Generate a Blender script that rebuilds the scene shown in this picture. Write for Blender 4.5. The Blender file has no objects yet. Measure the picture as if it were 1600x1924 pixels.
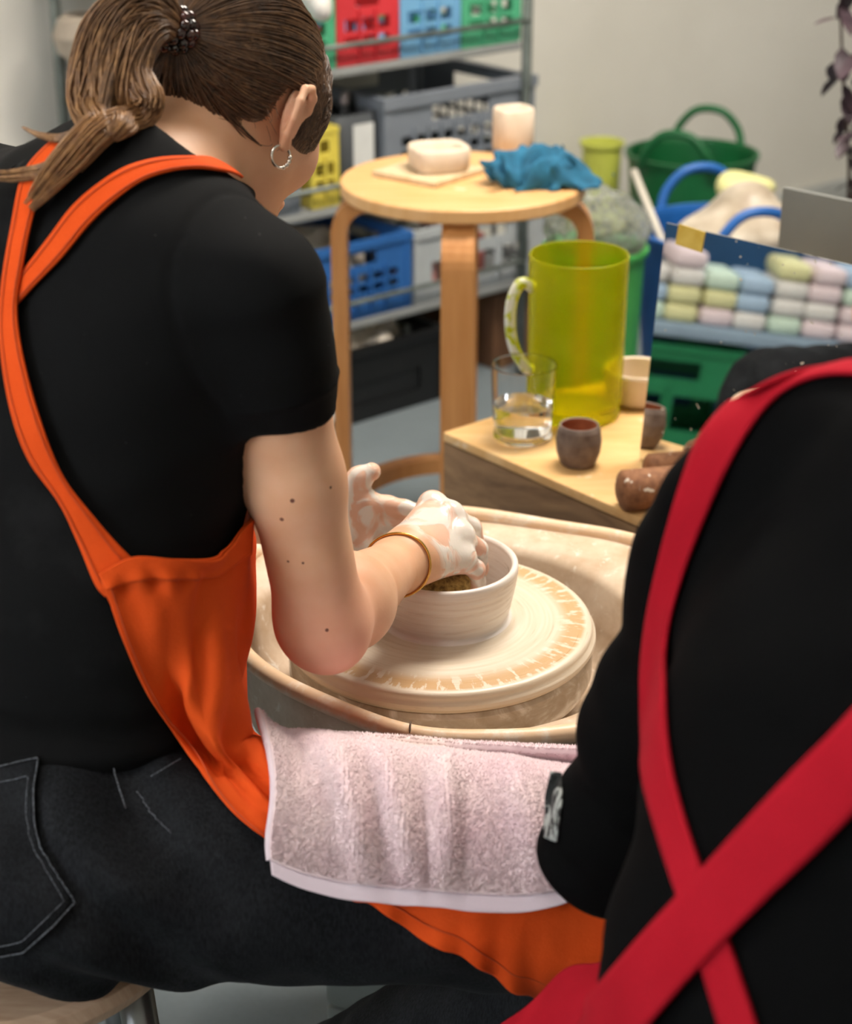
import bpy, bmesh, math, random
import numpy as np
from mathutils import Vector, Matrix, Quaternion
from mathutils.bvhtree import BVHTree

# ------------------------------------------------------------------ camera, light, exposure
scene = bpy.context.scene
COL = scene.collection
PITCH = math.radians(24.4)
FPX = 50.0 / 24.0 * 1600.0
CAM = np.array([0.0, 0.0, 1.33])
_cd = bpy.data.cameras.new('camera')
_cd.sensor_fit = 'HORIZONTAL'; _cd.sensor_width = 24.0; _cd.lens = 50.0
_cd.clip_start = 0.05; _cd.clip_end = 60
_cd.dof.use_dof = True; _cd.dof.focus_distance = 1.52; _cd.dof.aperture_fstop = 4.5
cam = bpy.data.objects.new('camera', _cd); COL.objects.link(cam)
cam.location = CAM; cam.rotation_euler = (math.pi / 2 - PITCH, 0, 0)
scene.camera = cam
scene.view_settings.view_transform = 'Standard'
scene.view_settings.look = 'None'
scene.view_settings.gamma = 1.0
scene.view_settings.use_curve_mapping = False
scene.view_settings.exposure = 0.2

world = bpy.data.worlds.new('daylight'); scene.world = world
world.use_nodes = True
_bg = world.node_tree.nodes['Background']
_bg.inputs[0].default_value = (0.86, 0.93, 1.0, 1); _bg.inputs[1].default_value = 0.55

def area_light(name, loc, target, sx, sy, power, color):
    d = bpy.data.lights.new(name, 'AREA'); d.shape = 'RECTANGLE'; d.size = sx; d.size_y = sy
    d.energy = power; d.color = color
    o = bpy.data.objects.new(name, d); COL.objects.link(o)
    o.location = loc
    o.rotation_euler = (Vector(target) - Vector(loc)).to_track_quat('-Z', 'Y').to_euler()
    return o

# two ceiling lamps (fixtures are built with the room) and daylight from a window high on the left
area_light('ceiling_lamp_light', (0.7, 2.5, 2.66), (0.7, 2.5, 0), 1.3, 0.5, 84, (1.0, 0.92, 0.82))
area_light('ceiling_lamp_light', (-0.9, 0.7, 2.66), (-0.9, 0.7, 0), 1.3, 0.5, 15, (1.0, 0.94, 0.86))
area_light('window_light', (-2.20, -0.66, 1.60), (-1.43, -0.02, 1.45), 1.35, 1.25, 46, (0.90, 0.95, 1.0))

# ------------------------------------------------------------------ helpers: projection
_F = np.array([0, math.cos(PITCH), -math.sin(PITCH)])
_U = np.array([0, math.sin(PITCH), math.cos(PITCH)])
_R = np.array([1.0, 0, 0])
def raydir(px, py):
    d = _F + _R * ((px - 800.0) / FPX) - _U * ((py - 962.0) / FPX)
    return d / np.linalg.norm(d)
def P(px, py, Y):
    "point of the place that the photograph shows at (px,py), Y metres in front of the camera"
    d = raydir(px, py); return CAM + d * (Y / d[1])
def PZ(px, py, z):
    d = raydir(px, py); return CAM + d * ((z - CAM[2]) / d[2])
def proj(p):
    v = np.asarray(p, float) - CAM; w = v @ _F
    return 800 + FPX * (v @ _R) / w, 962 - FPX * (v @ _U) / w

# ------------------------------------------------------------------ helpers: objects
def setp(o, label=None, cat=None, group=None, kind=None):
    if label: o['label'] = label
    if cat: o['category'] = cat
    if group: o['group'] = group
    if kind: o['kind'] = kind
    return o
def adopt(o, parent):
    if parent is not None:
        o.parent = parent
        o.matrix_parent_inverse = world_m(parent).inverted()
def world_m(o):
    m = o.matrix_basis.copy()
    while o.parent is not None:
        m = o.parent.matrix_basis @ o.matrix_parent_inverse @ m if False else (o.parent.matrix_basis @ (o.matrix_parent_inverse @ m))
        o = o.parent
    return m
def empty(name, loc, label=None, cat=None, group=None, kind=None):
    o = bpy.data.objects.new(name, None); COL.objects.link(o); o.location = [float(v) for v in loc]
    o.empty_display_size = 0.05
    return setp(o, label, cat, group, kind)
def mesh_obj(name, verts, faces, mat, parent=None, smooth=True, **kw):
    me = bpy.data.meshes.new(name)
    if isinstance(verts, np.ndarray): verts = verts.astype(float).tolist()
    if isinstance(faces, np.ndarray): faces = faces.tolist()
    me.from_pydata(verts, [], faces); me.update()
    if smooth: me.polygons.foreach_set('use_smooth', [True] * len(me.polygons))
    o = bpy.data.objects.new(name, me); COL.objects.link(o)
    if mat is not None: me.materials.append(mat)
    adopt(o, parent)
    return setp(o, **kw)
def bm_obj(name, bm, mat, parent=None, smooth=False, angle=None, **kw):
    me = bpy.data.meshes.new(name); bm.to_mesh(me); bm.free()
    if smooth or angle: me.polygons.foreach_set('use_smooth', [True] * len(me.polygons))
    if angle:
        b2 = bmesh.new(); b2.from_mesh(me)
        for e in b2.edges:
            if len(e.link_faces) == 2 and e.calc_face_angle(0) > angle: e.smooth = False
        b2.to_mesh(me); b2.free()
    o = bpy.data.objects.new(name, me); COL.objects.link(o)
    if mat is not None: me.materials.append(mat)
    adopt(o, parent)
    return setp(o, **kw)
def box_into(bm, c, s, M=None, bevel=0.0):
    r = bmesh.ops.create_cube(bm, size=1.0)
    vs = r['verts']
    for v in vs: v.co = Vector((v.co.x * s[0], v.co.y * s[1], v.co.z * s[2]))
    if bevel > 0:
        es = list({e for v in vs for e in v.link_edges})
        rb = bmesh.ops.bevel(bm, geom=es, offset=bevel, segments=2, profile=0.5, affect='EDGES')
        vs = list({v for f in rb['faces'] for v in f.verts} | {v for v in vs if v.is_valid})
    T = Matrix.Translation(Vector([float(x) for x in c]))
    if M is not None: T = M @ T
    for v in vs: v.co = T @ v.co
    return vs
def box_obj(name, c, s, mat, parent=None, M=None, bevel=0.0, **kw):
    bm = bmesh.new(); box_into(bm, c, s, M, bevel)
    return bm_obj(name, bm, mat, parent, angle=0.6 if bevel else None, **kw)
def rotz(deg, loc=(0, 0, 0)):
    return Matrix.Translation(Vector([float(v) for v in loc])) @ Matrix.Rotation(math.radians(deg), 4, 'Z')
def lathe(profile, center, segs=64, closed=False, tight=True):
    "profile: list of (r,z) from the axis out and back; returns verts, faces"
    if not closed and tight:                     # support rings keep the shading of long walls straight
        q = [profile[0]]
        for (r0, z0), (r1, z1) in zip(profile[:-1], profile[1:]):
            L = math.hypot(r1 - r0, z1 - z0)
            if L > 0.004:
                for t in (0.0008 / L, 1 - 0.0008 / L): q.append((r0 + (r1 - r0) * t, z0 + (z1 - z0) * t))
            q.append((r1, z1))
        profile = q
    V = []; Fc = []
    n = len(profile)
    a = np.linspace(0, 2 * math.pi, segs, endpoint=False)
    for r, z in profile:
        for t in a: V.append((center[0] + r * math.cos(t), center[1] + r * math.sin(t), center[2] + z))
    rng = range(n) if closed else range(n - 1)
    for i in rng:
        i2 = (i + 1) % n
        for j in range(segs):
            j2 = (j + 1) % segs
            Fc.append((i * segs + j, i * segs + j2, i2 * segs + j2, i2 * segs + j))
    return V, Fc
def catmull(pts, n, closed=False):
    pts = np.asarray(pts, float); m = len(pts)
    out = []
    T = np.linspace(0, m if closed else m - 1, n, endpoint=not closed)
    for t in T:
        i = int(math.floor(t))
        if not closed: i = min(i, m - 2)
        u = t - i
        if closed: p = [pts[(i + k) % m] for k in (-1, 0, 1, 2)]
        else: p = [pts[min(max(i + k, 0), m - 1)] for k in (-1, 0, 1, 2)]
        out.append(0.5 * ((2 * p[1]) + (-p[0] + p[2]) * u + (2 * p[0] - 5 * p[1] + 4 * p[2] - p[3]) * u * u + (-p[0] + 3 * p[1] - 3 * p[2] + p[3]) * u ** 3))
    return np.array(out)
def tube(path, rad, segs=10, closed=False, cap=True, flat=None):
    path = np.asarray(path, float); n = len(path)
    rad = np.broadcast_to(np.asarray(rad, float), (n,))
    V = []; Fc = []
    up = None
    for i in range(n):
        if closed: t = path[(i + 1) % n] - path[i - 1]
        else: t = path[min(i + 1, n - 1)] - path[max(i - 1, 0)]
        t = t / (np.linalg.norm(t) + 1e-12)
        if up is None:
            up = np.array([0, 0, 1.0]) if abs(t[2]) < 0.9 else np.array([1.0, 0, 0])
        up = up - t * (up @ t); up /= np.linalg.norm(up) + 1e-12
        s = np.cross(t, up)
        for k in range(segs):
            a = 2 * math.pi * k / segs
            f = 1.0 if flat is None else flat
            V.append(path[i] + rad[i] * (math.cos(a) * s + math.sin(a) * up * f))
    rng = n if closed else n - 1
    for i in range(rng):
        i2 = (i + 1) % n
        for k in range(segs):
            k2 = (k + 1) % segs
            Fc.append((i * segs + k, i * segs + k2, i2 * segs + k2, i2 * segs + k))
    if cap and not closed:
        Fc.append(tuple(range(segs - 1, -1, -1))); Fc.append(tuple((n - 1) * segs + k for k in range(segs)))
    return [tuple(v) for v in V], Fc
def join(parts):
    V = []; Fc = []
    for v, f in parts:
        o = len(V); V += [tuple(map(float, x)) for x in v]; Fc += [tuple(i + o for i in q) for q in f]
    return V, Fc
def sheet(grid, thick, mat_side=None):
    "grid (m,n,3) -> closed thin solid"
    g = np.asarray(grid, float); m, n = g.shape[:2]
    du = np.gradient(g, axis=0); dv = np.gradient(g, axis=1)
    nn = np.cross(du, dv); nn /= np.linalg.norm(nn, axis=2, keepdims=True) + 1e-12
    A = (g + nn * thick / 2).reshape(-1, 3); B = (g - nn * thick / 2).reshape(-1, 3)
    V = np.vstack([A, B]); Fc = []; N = m * n
    for i in range(m - 1):
        for j in range(n - 1):
            a, b, c, d = i * n + j, i * n + j + 1, (i + 1) * n + j + 1, (i + 1) * n + j
            Fc.append((a, d, c, b)); Fc.append((a + N, b + N, c + N, d + N))
    for j in range(n - 1):
        Fc.append((j, j + 1, j + 1 + N, j + N)); k = (m - 1) * n + j
        Fc.append((k + 1, k, k + N, k + 1 + N))
    for i in range(m - 1):
        a, b = i * n, (i + 1) * n
        Fc.append((b, a, a + N, b + N)); a += n - 1; b += n - 1
        Fc.append((a, b, b + N, a + N))
    return V, Fc
def grid_spline(ctrl, m, n):
    c = np.asarray(ctrl, float)
    rows = np.array([catmull(r, n) for r in c])
    return np.stack([catmull(rows[:, j], m) for j in range(n)], axis=1)

# ------------------------------------------------------------------ helpers: signed distance modelling
def nrm(v): v = np.asarray(v, float); return v / np.linalg.norm(v)
def smin(a, b, k):
    h = np.clip(0.5 + 0.5 * (b - a) / k, 0, 1)
    return b * (1 - h) + a * h - k * h * (1 - h)
def smax(a, b, k): return -smin(-a, -b, k)
def cone(p, a, b, ra, rb):
    a = np.asarray(a, np.float32); b = np.asarray(b, np.float32)
    ba = b - a; L = float(np.linalg.norm(ba)); d = ba / L
    pa = p - a; y = pa @ d
    x = np.sqrt(np.maximum((pa * pa).sum(1) - y * y, 0))
    s = (ra - rb) / L; c = math.sqrt(max(1 - s * s, 1e-4))
    t = np.clip((y * c + x * s - 0) / L / c if False else (y + x * s / c) / L, 0, 1)
    r = ra + (rb - ra) * t
    return np.sqrt(x * x + (y - t * L) ** 2) - r
def chain(p, pts, rs, k=0.01):
    d = None
    for i in range(len(pts) - 1):
        e = cone(p, pts[i], pts[i + 1], rs[i], rs[i + 1])
        d = e if d is None else smin(d, e, k)
    return d
def ell(p, c, r, M=None):
    q = p - np.asarray(c, np.float32)
    if M is not None: q = q @ np.asarray(M, np.float32).T
    r = np.asarray(r, np.float32)
    k0 = np.sqrt(((q / r) ** 2).sum(1)); k1 = np.sqrt(((q / (r * r)) ** 2).sum(1))
    return k0 * (k0 - 1) / np.maximum(k1, 1e-9)
def scaled_cone(p, a, b, ra, rb, ax, s):
    "round cone whose section is thinner by s along ax"
    ax = np.asarray(ax, np.float32)
    q = p + np.outer(p @ ax, ax) * (s - 1)
    a = np.asarray(a, float); b = np.asarray(b, float)
    a = a + ax * (a @ ax) * (s - 1); b = b + ax * (b @ ax) * (s - 1)
    return cone(q.astype(np.float32), a, b, ra, rb) / (1 + (s - 1) * 0.6)
def local(p, c, R, f):
    r = np.sqrt(((p - np.asarray(c, np.float32)) ** 2).sum(1))
    out = (r - R + 0.03).astype(np.float32)
    m = r < R
    if m.any(): out[m] = f(p[m])
    return out
def sdf_mesh(fn, lo, hi, h, B=12):
    lo = np.asarray(lo, float); hi = np.asarray(hi, float)
    nb = np.ceil((hi - lo) / (h * B)).astype(int)
    bi = np.stack(np.meshgrid(*[np.arange(n) for n in nb], indexing='ij'), -1).reshape(-1, 3)
    ctr = lo + (bi + 0.5) * (B * h)
    d = fn(ctr.astype(np.float32))
    act = bi[np.abs(d) < B * h * 0.87 * 1.35 + 2 * h]
    o = np.stack(np.meshgrid(*[np.arange(B + 1)] * 3, indexing='ij'), -1).reshape(-1, 3)
    n1 = (B + 1) ** 3
    N = nb * B + 2
    allpos = []; allkey = []; edges = [[], [], []]
    CH = max(1, 400000 // n1)
    for s in range(0, len(act), CH):
        blk = act[s:s + CH]
        g = (blk[:, None, :] * B + o[None]).reshape(-1, 3)
        v = fn((lo + g * h).astype(np.float32)).reshape(len(blk), B + 1, B + 1, B + 1)
        sg = v < 0
        cnt = np.zeros((len(blk), B, B, B), np.int8)
        for i in (0, 1):
            for j in (0, 1):
                for k in (0, 1): cnt += sg[:, i:B + i, j:B + j, k:B + k]
        q, a, b, c = np.nonzero((cnt > 0) & (cnt < 8))
        if len(q) == 0: continue
        cv = {}
        for i in (0, 1):
            for j in (0, 1):
                for k in (0, 1): cv[i, j, k] = v[q, a + i, b + j, c + k]
        acc = np.zeros((len(q), 3)); num = np.zeros(len(q))
        for ax in range(3):
            for u in (0, 1):
                for w in (0, 1):
                    c0 = [u, w]; c0.insert(ax, 0); c1 = [u, w]; c1.insert(ax, 1)
                    f0 = cv[tuple(c0)]; f1 = cv[tuple(c1)]
                    m = (f0 < 0) != (f1 < 0)
                    t = np.where(m, f0 / np.where(m, f0 - f1, 1), 0)
                    pos = np.tile(np.array(c0, float), (len(q), 1)); pos[:, ax] = t
                    acc += pos * m[:, None]; num += m
        cell = blk[q] * B + np.stack([a, b, c], 1)
        allpos.append(lo + (cell + acc / num[:, None]) * h)
        key = (cell[:, 0].astype(np.int64) * N[1] + cell[:, 1]) * N[2] + cell[:, 2]
        allkey.append(key)
        for ax in range(3):
            e = [0, 0, 0]; e[ax] = 1
            f0 = cv[0, 0, 0]; f1 = cv[tuple(e)]
            m = (f0 < 0) != (f1 < 0)
            edges[ax].append((key[m], f0[m] < 0))
    pos = np.concatenate(allpos); key = np.concatenate(allkey)
    order = np.argsort(key); ks = key[order]
    st = [int(N[1] * N[2]), int(N[2]), 1]
    faces = []
    def find(k):
        i = np.searchsorted(ks, k); i = np.minimum(i, len(ks) - 1)
        return np.where(ks[i] == k, order[i], -1)
    for ax in range(3):
        b, c = [(1, 2), (2, 0), (0, 1)][ax]
        k = np.concatenate([x[0] for x in edges[ax]]); inside = np.concatenate([x[1] for x in edges[ax]])
        quad = np.stack([find(k), find(k - st[b]), find(k - st[b] - st[c]), find(k - st[c])], 1)
        ok = (quad >= 0).all(1); quad = quad[ok]; inside = inside[ok]
        quad[~inside] = quad[~inside][:, ::-1]
        faces.append(quad)
    faces = np.concatenate(faces)
    for _ in range(2):
        p = pos.astype(np.float32); e = h * 0.5
        d0 = fn(p); gr = np.stack([fn(p + np.eye(3, dtype=np.float32)[i] * e) - d0 for i in range(3)], 1) / e
        g2 = np.maximum((gr * gr).sum(1), 0.2)
        pos = pos - gr * (np.clip(d0, -h, h) / g2)[:, None]
    return pos, faces
def hash_noise(p, f, seed=0):
    "cheap smooth noise from rotated sines, about -1..1"
    rs = np.random.RandomState(seed)
    out = np.zeros(len(p), np.float32)
    for i in range(6):
        w = rs.normal(size=3); w = w / np.linalg.norm(w) * f * rs.uniform(0.6, 1.5)
        out += np.sin(p @ w.astype(np.float32) + rs.uniform(0, 6.28))
    return out / 3.0
def attr(o, name, vals):
    a = o.data.attributes.new(name, 'FLOAT', 'POINT'); a.data.foreach_set('value', np.asarray(vals, np.float32))
def bvh_of(*objs):
    V = []; Fc = []
    for o in objs:
        M = world_m(o); k = len(V)
        V += [M @ v.co for v in o.data.vertices]; Fc += [[i + k for i in f.vertices] for f in o.data.polygons]
    return BVHTree.FromPolygons(V, Fc)
def hit(bvh, px, py, off=0.0):
    d = Vector(raydir(px, py)); r = bvh.ray_cast(Vector(CAM), d)
    if r[0] is None: return None
    n = r[1] if r[1].dot(d) < 0 else -r[1]
    return np.array(r[0] + n * off), np.array(n)

# ------------------------------------------------------------------ helpers: materials
MATS = {}
def srgb(h):
    h = h.lstrip('#'); c = [int(h[i:i + 2], 16) / 255 for i in (0, 2, 4)]
    return tuple(x / 12.92 if x <= 0.04045 else ((x + 0.055) / 1.055) ** 2.4 for x in c)
class NT:
    def __init__(s, m):
        s.m = m; s.t = m.node_tree; s.N = s.t.nodes; s.L = s.t.links
        s.b = s.N['Principled BSDF']; s.tc = None
    def new(s, t, **kw):
        n = s.N.new(t)
        for k, v in kw.items():
            if k in n.inputs.keys(): n.inputs[k].default_value = v
            else: setattr(n, k, v)
        return n
    def co(s, mode='Object'):
        if s.tc is None: s.tc = s.N.new('ShaderNodeTexCoord')
        return s.tc.outputs[mode]
    def mapping(s, scale=(1, 1, 1), rot=(0, 0, 0), mode='Object'):
        n = s.N.new('ShaderNodeMapping'); n.inputs['Scale'].default_value = scale; n.inputs['Rotation'].default_value = rot
        s.L.new(s.co(mode), n.inputs['Vector']); return n.outputs[0]
    def noise(s, scale, detail=3, rough=0.5, vec=None, dist=0.0):
        n = s.N.new('ShaderNodeTexNoise'); n.inputs['Scale'].default_value = scale
        n.inputs['Detail'].default_value = detail; n.inputs['Roughness'].default_value = rough; n.inputs['Distortion'].default_value = dist
        s.L.new(vec if vec is not None else s.co(), n.inputs['Vector']); return n.outputs['Fac']
    def ramp(s, fac, stops, interp='LINEAR'):
        n = s.N.new('ShaderNodeValToRGB'); n.color_ramp.interpolation = interp
        e = n.color_ramp.elements
        while len(e) < len(stops): e.new(0.5)
        for el, (p, c) in zip(e, stops):
            el.position = p; el.color = (*c, 1) if len(c) == 3 else c
        s.L.new(fac, n.inputs[0]); return n.outputs[0]
    def mix(s, fac, a, b, mode='MIX'):
        n = s.N.new('ShaderNodeMix'); n.data_type = 'RGBA'; n.blend_type = mode
        for sock, v in ((n.inputs[0], fac), (n.inputs[6], a), (n.inputs[7], b)):
            if hasattr(v, 'default_value') or hasattr(v, 'links'): s.L.new(v, sock)
            else: sock.default_value = v if not isinstance(v, tuple) else (*v, 1)
        return n.outputs[2]
    def math(s, op, a, b=0.0):
        n = s.N.new('ShaderNodeMath'); n.operation = op
        for sock, v in ((n.inputs[0], a), (n.inputs[1], b)):
            if isinstance(v, (int, float)): sock.default_value = v
            else: s.L.new(v, sock)
        return n.outputs[0]
    def attr(s, name):
        n = s.N.new('ShaderNodeAttribute'); n.attribute_name = name; return n.outputs['Fac']
    def bump(s, h, strength=0.3, dist=0.002):
        n = s.N.new('ShaderNodeBump'); n.inputs['Strength'].default_value = strength; n.inputs['Distance'].default_value = dist
        s.L.new(h, n.inputs['Height']); s.L.new(n.outputs[0], s.b.inputs['Normal']); return n
    def color(s, c): s.L.new(c, s.b.inputs['Base Color'])
    def rough(s, c): s.L.new(c, s.b.inputs['Roughness'])
def newmat(name, col=(0.5, 0.5, 0.5), rough=0.5, **kw):
    m = bpy.data.materials.new(name); m.use_nodes = True
    n = NT(m); n.b.inputs['Base Color'].default_value = (*col, 1); n.b.inputs['Roughness'].default_value = rough
    for k, v in kw.items(): n.b.inputs[k].default_value = v
    MATS[name] = m
    return n
def plain(name, hexcol, rough=0.5, var=0.08, scale=14, bump=0.0, bscale=200, **kw):
    "a procedural material: base colour with a slight noise mottle and optional fine relief"
    if name in MATS: return MATS[name]
    c = srgb(hexcol) if isinstance(hexcol, str) else hexcol
    n = newmat(name, c, rough, **kw)
    lo = tuple(x * (1 - var) for x in c); hi = tuple(min(1, x * (1 + var)) for x in c)
    n.color(n.ramp(n.noise(scale, 4), [(0.3, lo), (0.7, hi)]))
    if bump: n.bump(n.noise(bscale, 2), bump, 0.001)
    return n.m

# ================================================================== the room
D1 = np.array([0.766, 0.643, 0]); D2 = np.array([-0.643, 0.766, 0])     # along the back wall, into the back wall
WALL0 = np.array([-0.37, 3.79, 0])                                       # a point on the back wall
ROOM = Matrix(((D1[0], D2[0], 0, WALL0[0]), (D1[1], D2[1], 0, WALL0[1]), (0, 0, 1, 0), (0, 0, 0, 1)))
def room_pt(a, b, z): return np.array(WALL0 + D1 * a + D2 * b + np.array([0, 0, z]))

n = newmat('wall_paint', srgb('#d9d5cb'), 0.85)
n.color(n.ramp(n.noise(1.6, 5, 0.6), [(0.3, srgb('#d9d5cb')), (0.7, srgb('#e5e1d8'))]))
n.bump(n.noise(90, 3), 0.12, 0.001)
n = newmat('ceiling_paint', srgb('#e8e6e0'), 0.9); n.bump(n.noise(60, 3), 0.1, 0.001)
n = newmat('floor_lino', srgb('#8d9699'), 0.42)
n.color(n.mix(n.math('MULTIPLY', n.noise(130, 2), 0.6), n.ramp(n.noise(3, 5), [(0.3, srgb('#6b7477')), (0.7, srgb('#788184'))]), srgb('#636b6f')))
n.rough(n.math('MULTIPLY_ADD', n.noise(20, 3), 0.25)); 
box_obj('floor', (0, -1.9, -0.02), (8.6, 6.0, 0.04), MATS['floor_lino'], M=ROOM, kind='structure', label='grey blue linoleum floor', cat='floor')
box_obj('wall_back', (0, 0.06, 1.35), (8.6, 0.12, 2.7), MATS['wall_paint'], M=ROOM, kind='structure', label='off white painted wall behind the shelf', cat='wall')
box_obj('ceiling', (0, -1.9, 2.74), (8.6, 6.0, 0.08), MATS['ceiling_paint'], M=ROOM, kind='structure', label='white ceiling', cat='ceiling')
box_obj('baseboard_back', (0, -0.008, 0.04), (8.6, 0.016, 0.08), plain('skirting', '#b9bbb8', 0.6), M=ROOM, bevel=0.003, kind='structure', label='grey skirting board along the back wall', cat='baseboard')
box_obj('wall_front', (0, -4.76, 1.35), (8.6, 0.12, 2.7), MATS['wall_paint'], M=ROOM, kind='structure', label='off white wall opposite the shelf', cat='wall')
box_obj('wall_right', (4.24, -2.3, 1.35), (0.12, 5.0, 2.7), MATS['wall_paint'], M=ROOM, kind='structure', label='off white side wall beyond the tubs', cat='wall')
# left side wall with the window that lets the daylight in
_bm = bmesh.new()
for c, s in (((-4.24, -0.8, 1.35), (0.12, 1.6, 2.7)), ((-4.24, -4.0, 1.35), (0.12, 1.8, 2.7)), ((-4.24, -2.35, 0.45), (0.12, 1.5, 0.9)), ((-4.24, -2.35, 2.5), (0.12, 1.5, 0.4))):
    box_into(_bm, c, s, ROOM)
bm_obj('wall_left', _bm, MATS['wall_paint'], kind='structure', label='off white side wall around the window', cat='wall')
_w = empty('window_1', room_pt(-4.2, -2.35, 0.9), 'white framed window in the side wall', 'window', kind='structure')
for c, s in (((-4.2, -2.35, 0.92), (0.1, 1.5, 0.05)), ((-4.2, -2.35, 2.28), (0.1, 1.5, 0.05)), ((-4.2, -1.62, 1.6), (0.1, 0.05, 1.4)), ((-4.2, -3.08, 1.6), (0.1, 0.05, 1.4)), ((-4.2, -2.35, 1.6), (0.06, 0.04, 1.34))):
    box_obj('window_frame', c, s, plain('window_white', '#e9e9e6', 0.4), _w, M=ROOM, bevel=0.004)
for k in (-1, 1):
    _g = newmat('window_glass', (1, 1, 1), 0.02, **{'Transmission Weight': 1.0, 'IOR': 1.05}) if 'window_glass' not in MATS else None
    box_obj('pane', (-4.215, -2.35 + k * 0.37, 1.6), (0.006, 0.68, 1.3), MATS['window_glass'], _w, M=ROOM)
# ceiling lamp fixtures
def ceiling_fixture(x, y, label):
    e = empty('ceiling_lamp', (x, y, 2.7), label, 'ceiling lamp', 'flat ceiling lamps')
    box_obj('housing', (x, y, 2.688), (1.4, 0.56, 0.024), plain('lamp_white', '#dededa', 0.5), e, bevel=0.004)
    n = newmat('lamp_diffuser', (1, 1, 1), 0.5) if 'lamp_diffuser' not in MATS else None
    if n:
        n.b.inputs['Emission Color'].default_value = (1, 0.94, 0.85, 1); n.b.inputs['Emission Strength'].default_value = 2.0
    box_obj('diffuser', (x, y, 2.673), (1.3, 0.5, 0.006), MATS['lamp_diffuser'], e)
ceiling_fixture(0.7, 2.5, 'flat white ceiling lamp above the birch stool')
ceiling_fixture(-0.9, 0.7, 'flat white ceiling lamp nearer the window')

# ================================================================== potter's wheel
BC = np.array([0.014, 1.516, 0.53])          # centre of the bat, top surface
RIMZ = 0.525
n = newmat('pan_plastic', srgb('#cdb195'), 0.45)
_clay = n.ramp(n.noise(18, 6, 0.65), [(0.35, srgb('#bfa284')), (0.62, srgb('#d8c2aa'))])
n.color(n.mix(n.ramp(n.noise(55, 5, 0.7, dist=0.6), [(0.58, (0, 0, 0)), (0.66, (1, 1, 1))]), _clay, srgb('#e3d6c6')))
n.bump(n.noise(60, 5), 0.25, 0.002)
n = newmat('rim_plastic', srgb('#e6c6a4'), 0.4)
n.color(n.mix(n.ramp(n.noise(40, 6, 0.7), [(0.5, (0, 0, 0)), (0.68, (1, 1, 1))]), srgb('#e2bf9b'), srgb('#ead9c6')))
n.bump(n.noise(120, 4), 0.3, 0.001)
wheel = empty('pottery_wheel', (BC[0], BC[1], 0), 'potters wheel with beige splash pan and round cream bat', 'pottery wheel')
PAN = [(.05, 1.315), (.13, 1.322), (.22, 1.36), (.285, 1.45), (.302, 1.55), (.28, 1.65), (.222, 1.722), (.13, 1.762), (.04, 1.789), (-.06, 1.797), (-.14, 1.76), (-.19, 1.68), (-.203, 1.58), (-.188, 1.5), (-.15, 1.43), (-.095, 1.374), (-.02, 1.326)]
out = catmull([(x, y, 0) for x, y in PAN], 128, True)
th = np.arctan2(out[:, 1] - BC[1] - 0.02, out[:, 0] - BC[0])
cen = np.array([0.045, 1.555])
wc = np.array([BC[0] + 0.004, BC[1] + 0.019])
ring = lambda pts2, z: [(p[0], p[1], z) for p in pts2]
def scaled(s): return cen + (out[:, :2] - cen) * s
def well(r):
    w = wc + r * np.stack([np.cos(th), np.sin(th)], 1)
    lim = scaled(0.955)
    k = np.linalg.norm(w - cen, axis=1) > np.linalg.norm(lim - cen, axis=1)
    w[k] = lim[k]; return w
rings = [ring(scaled(0.60), 0.30), ring(scaled(0.86), 0.405), ring(scaled(0.93), 0.42), ring(scaled(0.965), 0.50), ring(scaled(0.975), RIMZ - 0.012),
         ring(scaled(0.95), RIMZ - 0.010), ring(0.4 * scaled(0.95) + 0.6 * well(0.2), RIMZ - 0.013), ring(well(0.2), RIMZ - 0.016), ring(well(0.193), RIMZ - 0.024), ring(well(0.187), 0.46), ring(well(0.17), 0.436), ring(well(0.03), 0.436)]
V = [v for r in rings for v in r]; F = []
for i in range(len(rings) - 1):
    for j in range(128):
        F.append((i * 128 + j, i * 128 + (j + 1) % 128, (i + 1) * 128 + (j + 1) % 128, (i + 1) * 128 + j))
pan = mesh_obj('splash_pan', V, F, MATS['pan_plastic'], wheel)
rim_path = np.array([(p[0], p[1], RIMZ - 0.008 + 0.0015 * math.sin(5 * t)) for p, t in zip(scaled(0.985), th)])
mesh_obj('pan_rim', *tube(rim_path, 0.0085, 12, True), MATS['rim_plastic'], pan)
sp = PZ(770, 1362, RIMZ)
mesh_obj('seam', *tube([(sp[0] - .0005, sp[1] - 0.01, RIMZ - 0.012), (sp[0], sp[1] - 0.003, RIMZ + 0.0005), (sp[0] + .0005, sp[1] + 0.008, RIMZ - 0.002)], 0.0009, 6), plain('seam_dark', '#5a4636', 0.8), pan)
# wheel head and bat
def polar_nodes(n, c):
    g = n.new('ShaderNodeNewGeometry'); v = n.new('ShaderNodeVectorMath', operation='SUBTRACT')
    n.L.new(g.outputs['Position'], v.inputs[0]); v.inputs[1].default_value = [float(x) for x in c]
    sx = n.new('ShaderNodeSeparateXYZ'); n.L.new(v.outputs[0], sx.inputs[0])
    r = n.math('SQRT', n.math('ADD', n.math('MULTIPLY', sx.outputs[0], sx.outputs[0]), n.math('MULTIPLY', sx.outputs[1], sx.outputs[1])))
    a = n.math('ARCTAN2', sx.outputs[1], sx.outputs[0]); return r, a, sx.outputs[2]
n = newmat('bat_slip', srgb('#d9c9b2'), 0.35)
r, a, zz = polar_nodes(n, BC)
cx = n.new('ShaderNodeCombineXYZ'); n.L.new(n.math('MULTIPLY', a, 8.0), cx.inputs[0]); n.L.new(n.math('MULTIPLY', r, 18.0), cx.inputs[1])
streak = n.noise(2.1, 3, 0.55, vec=cx.outputs[0])
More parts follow.
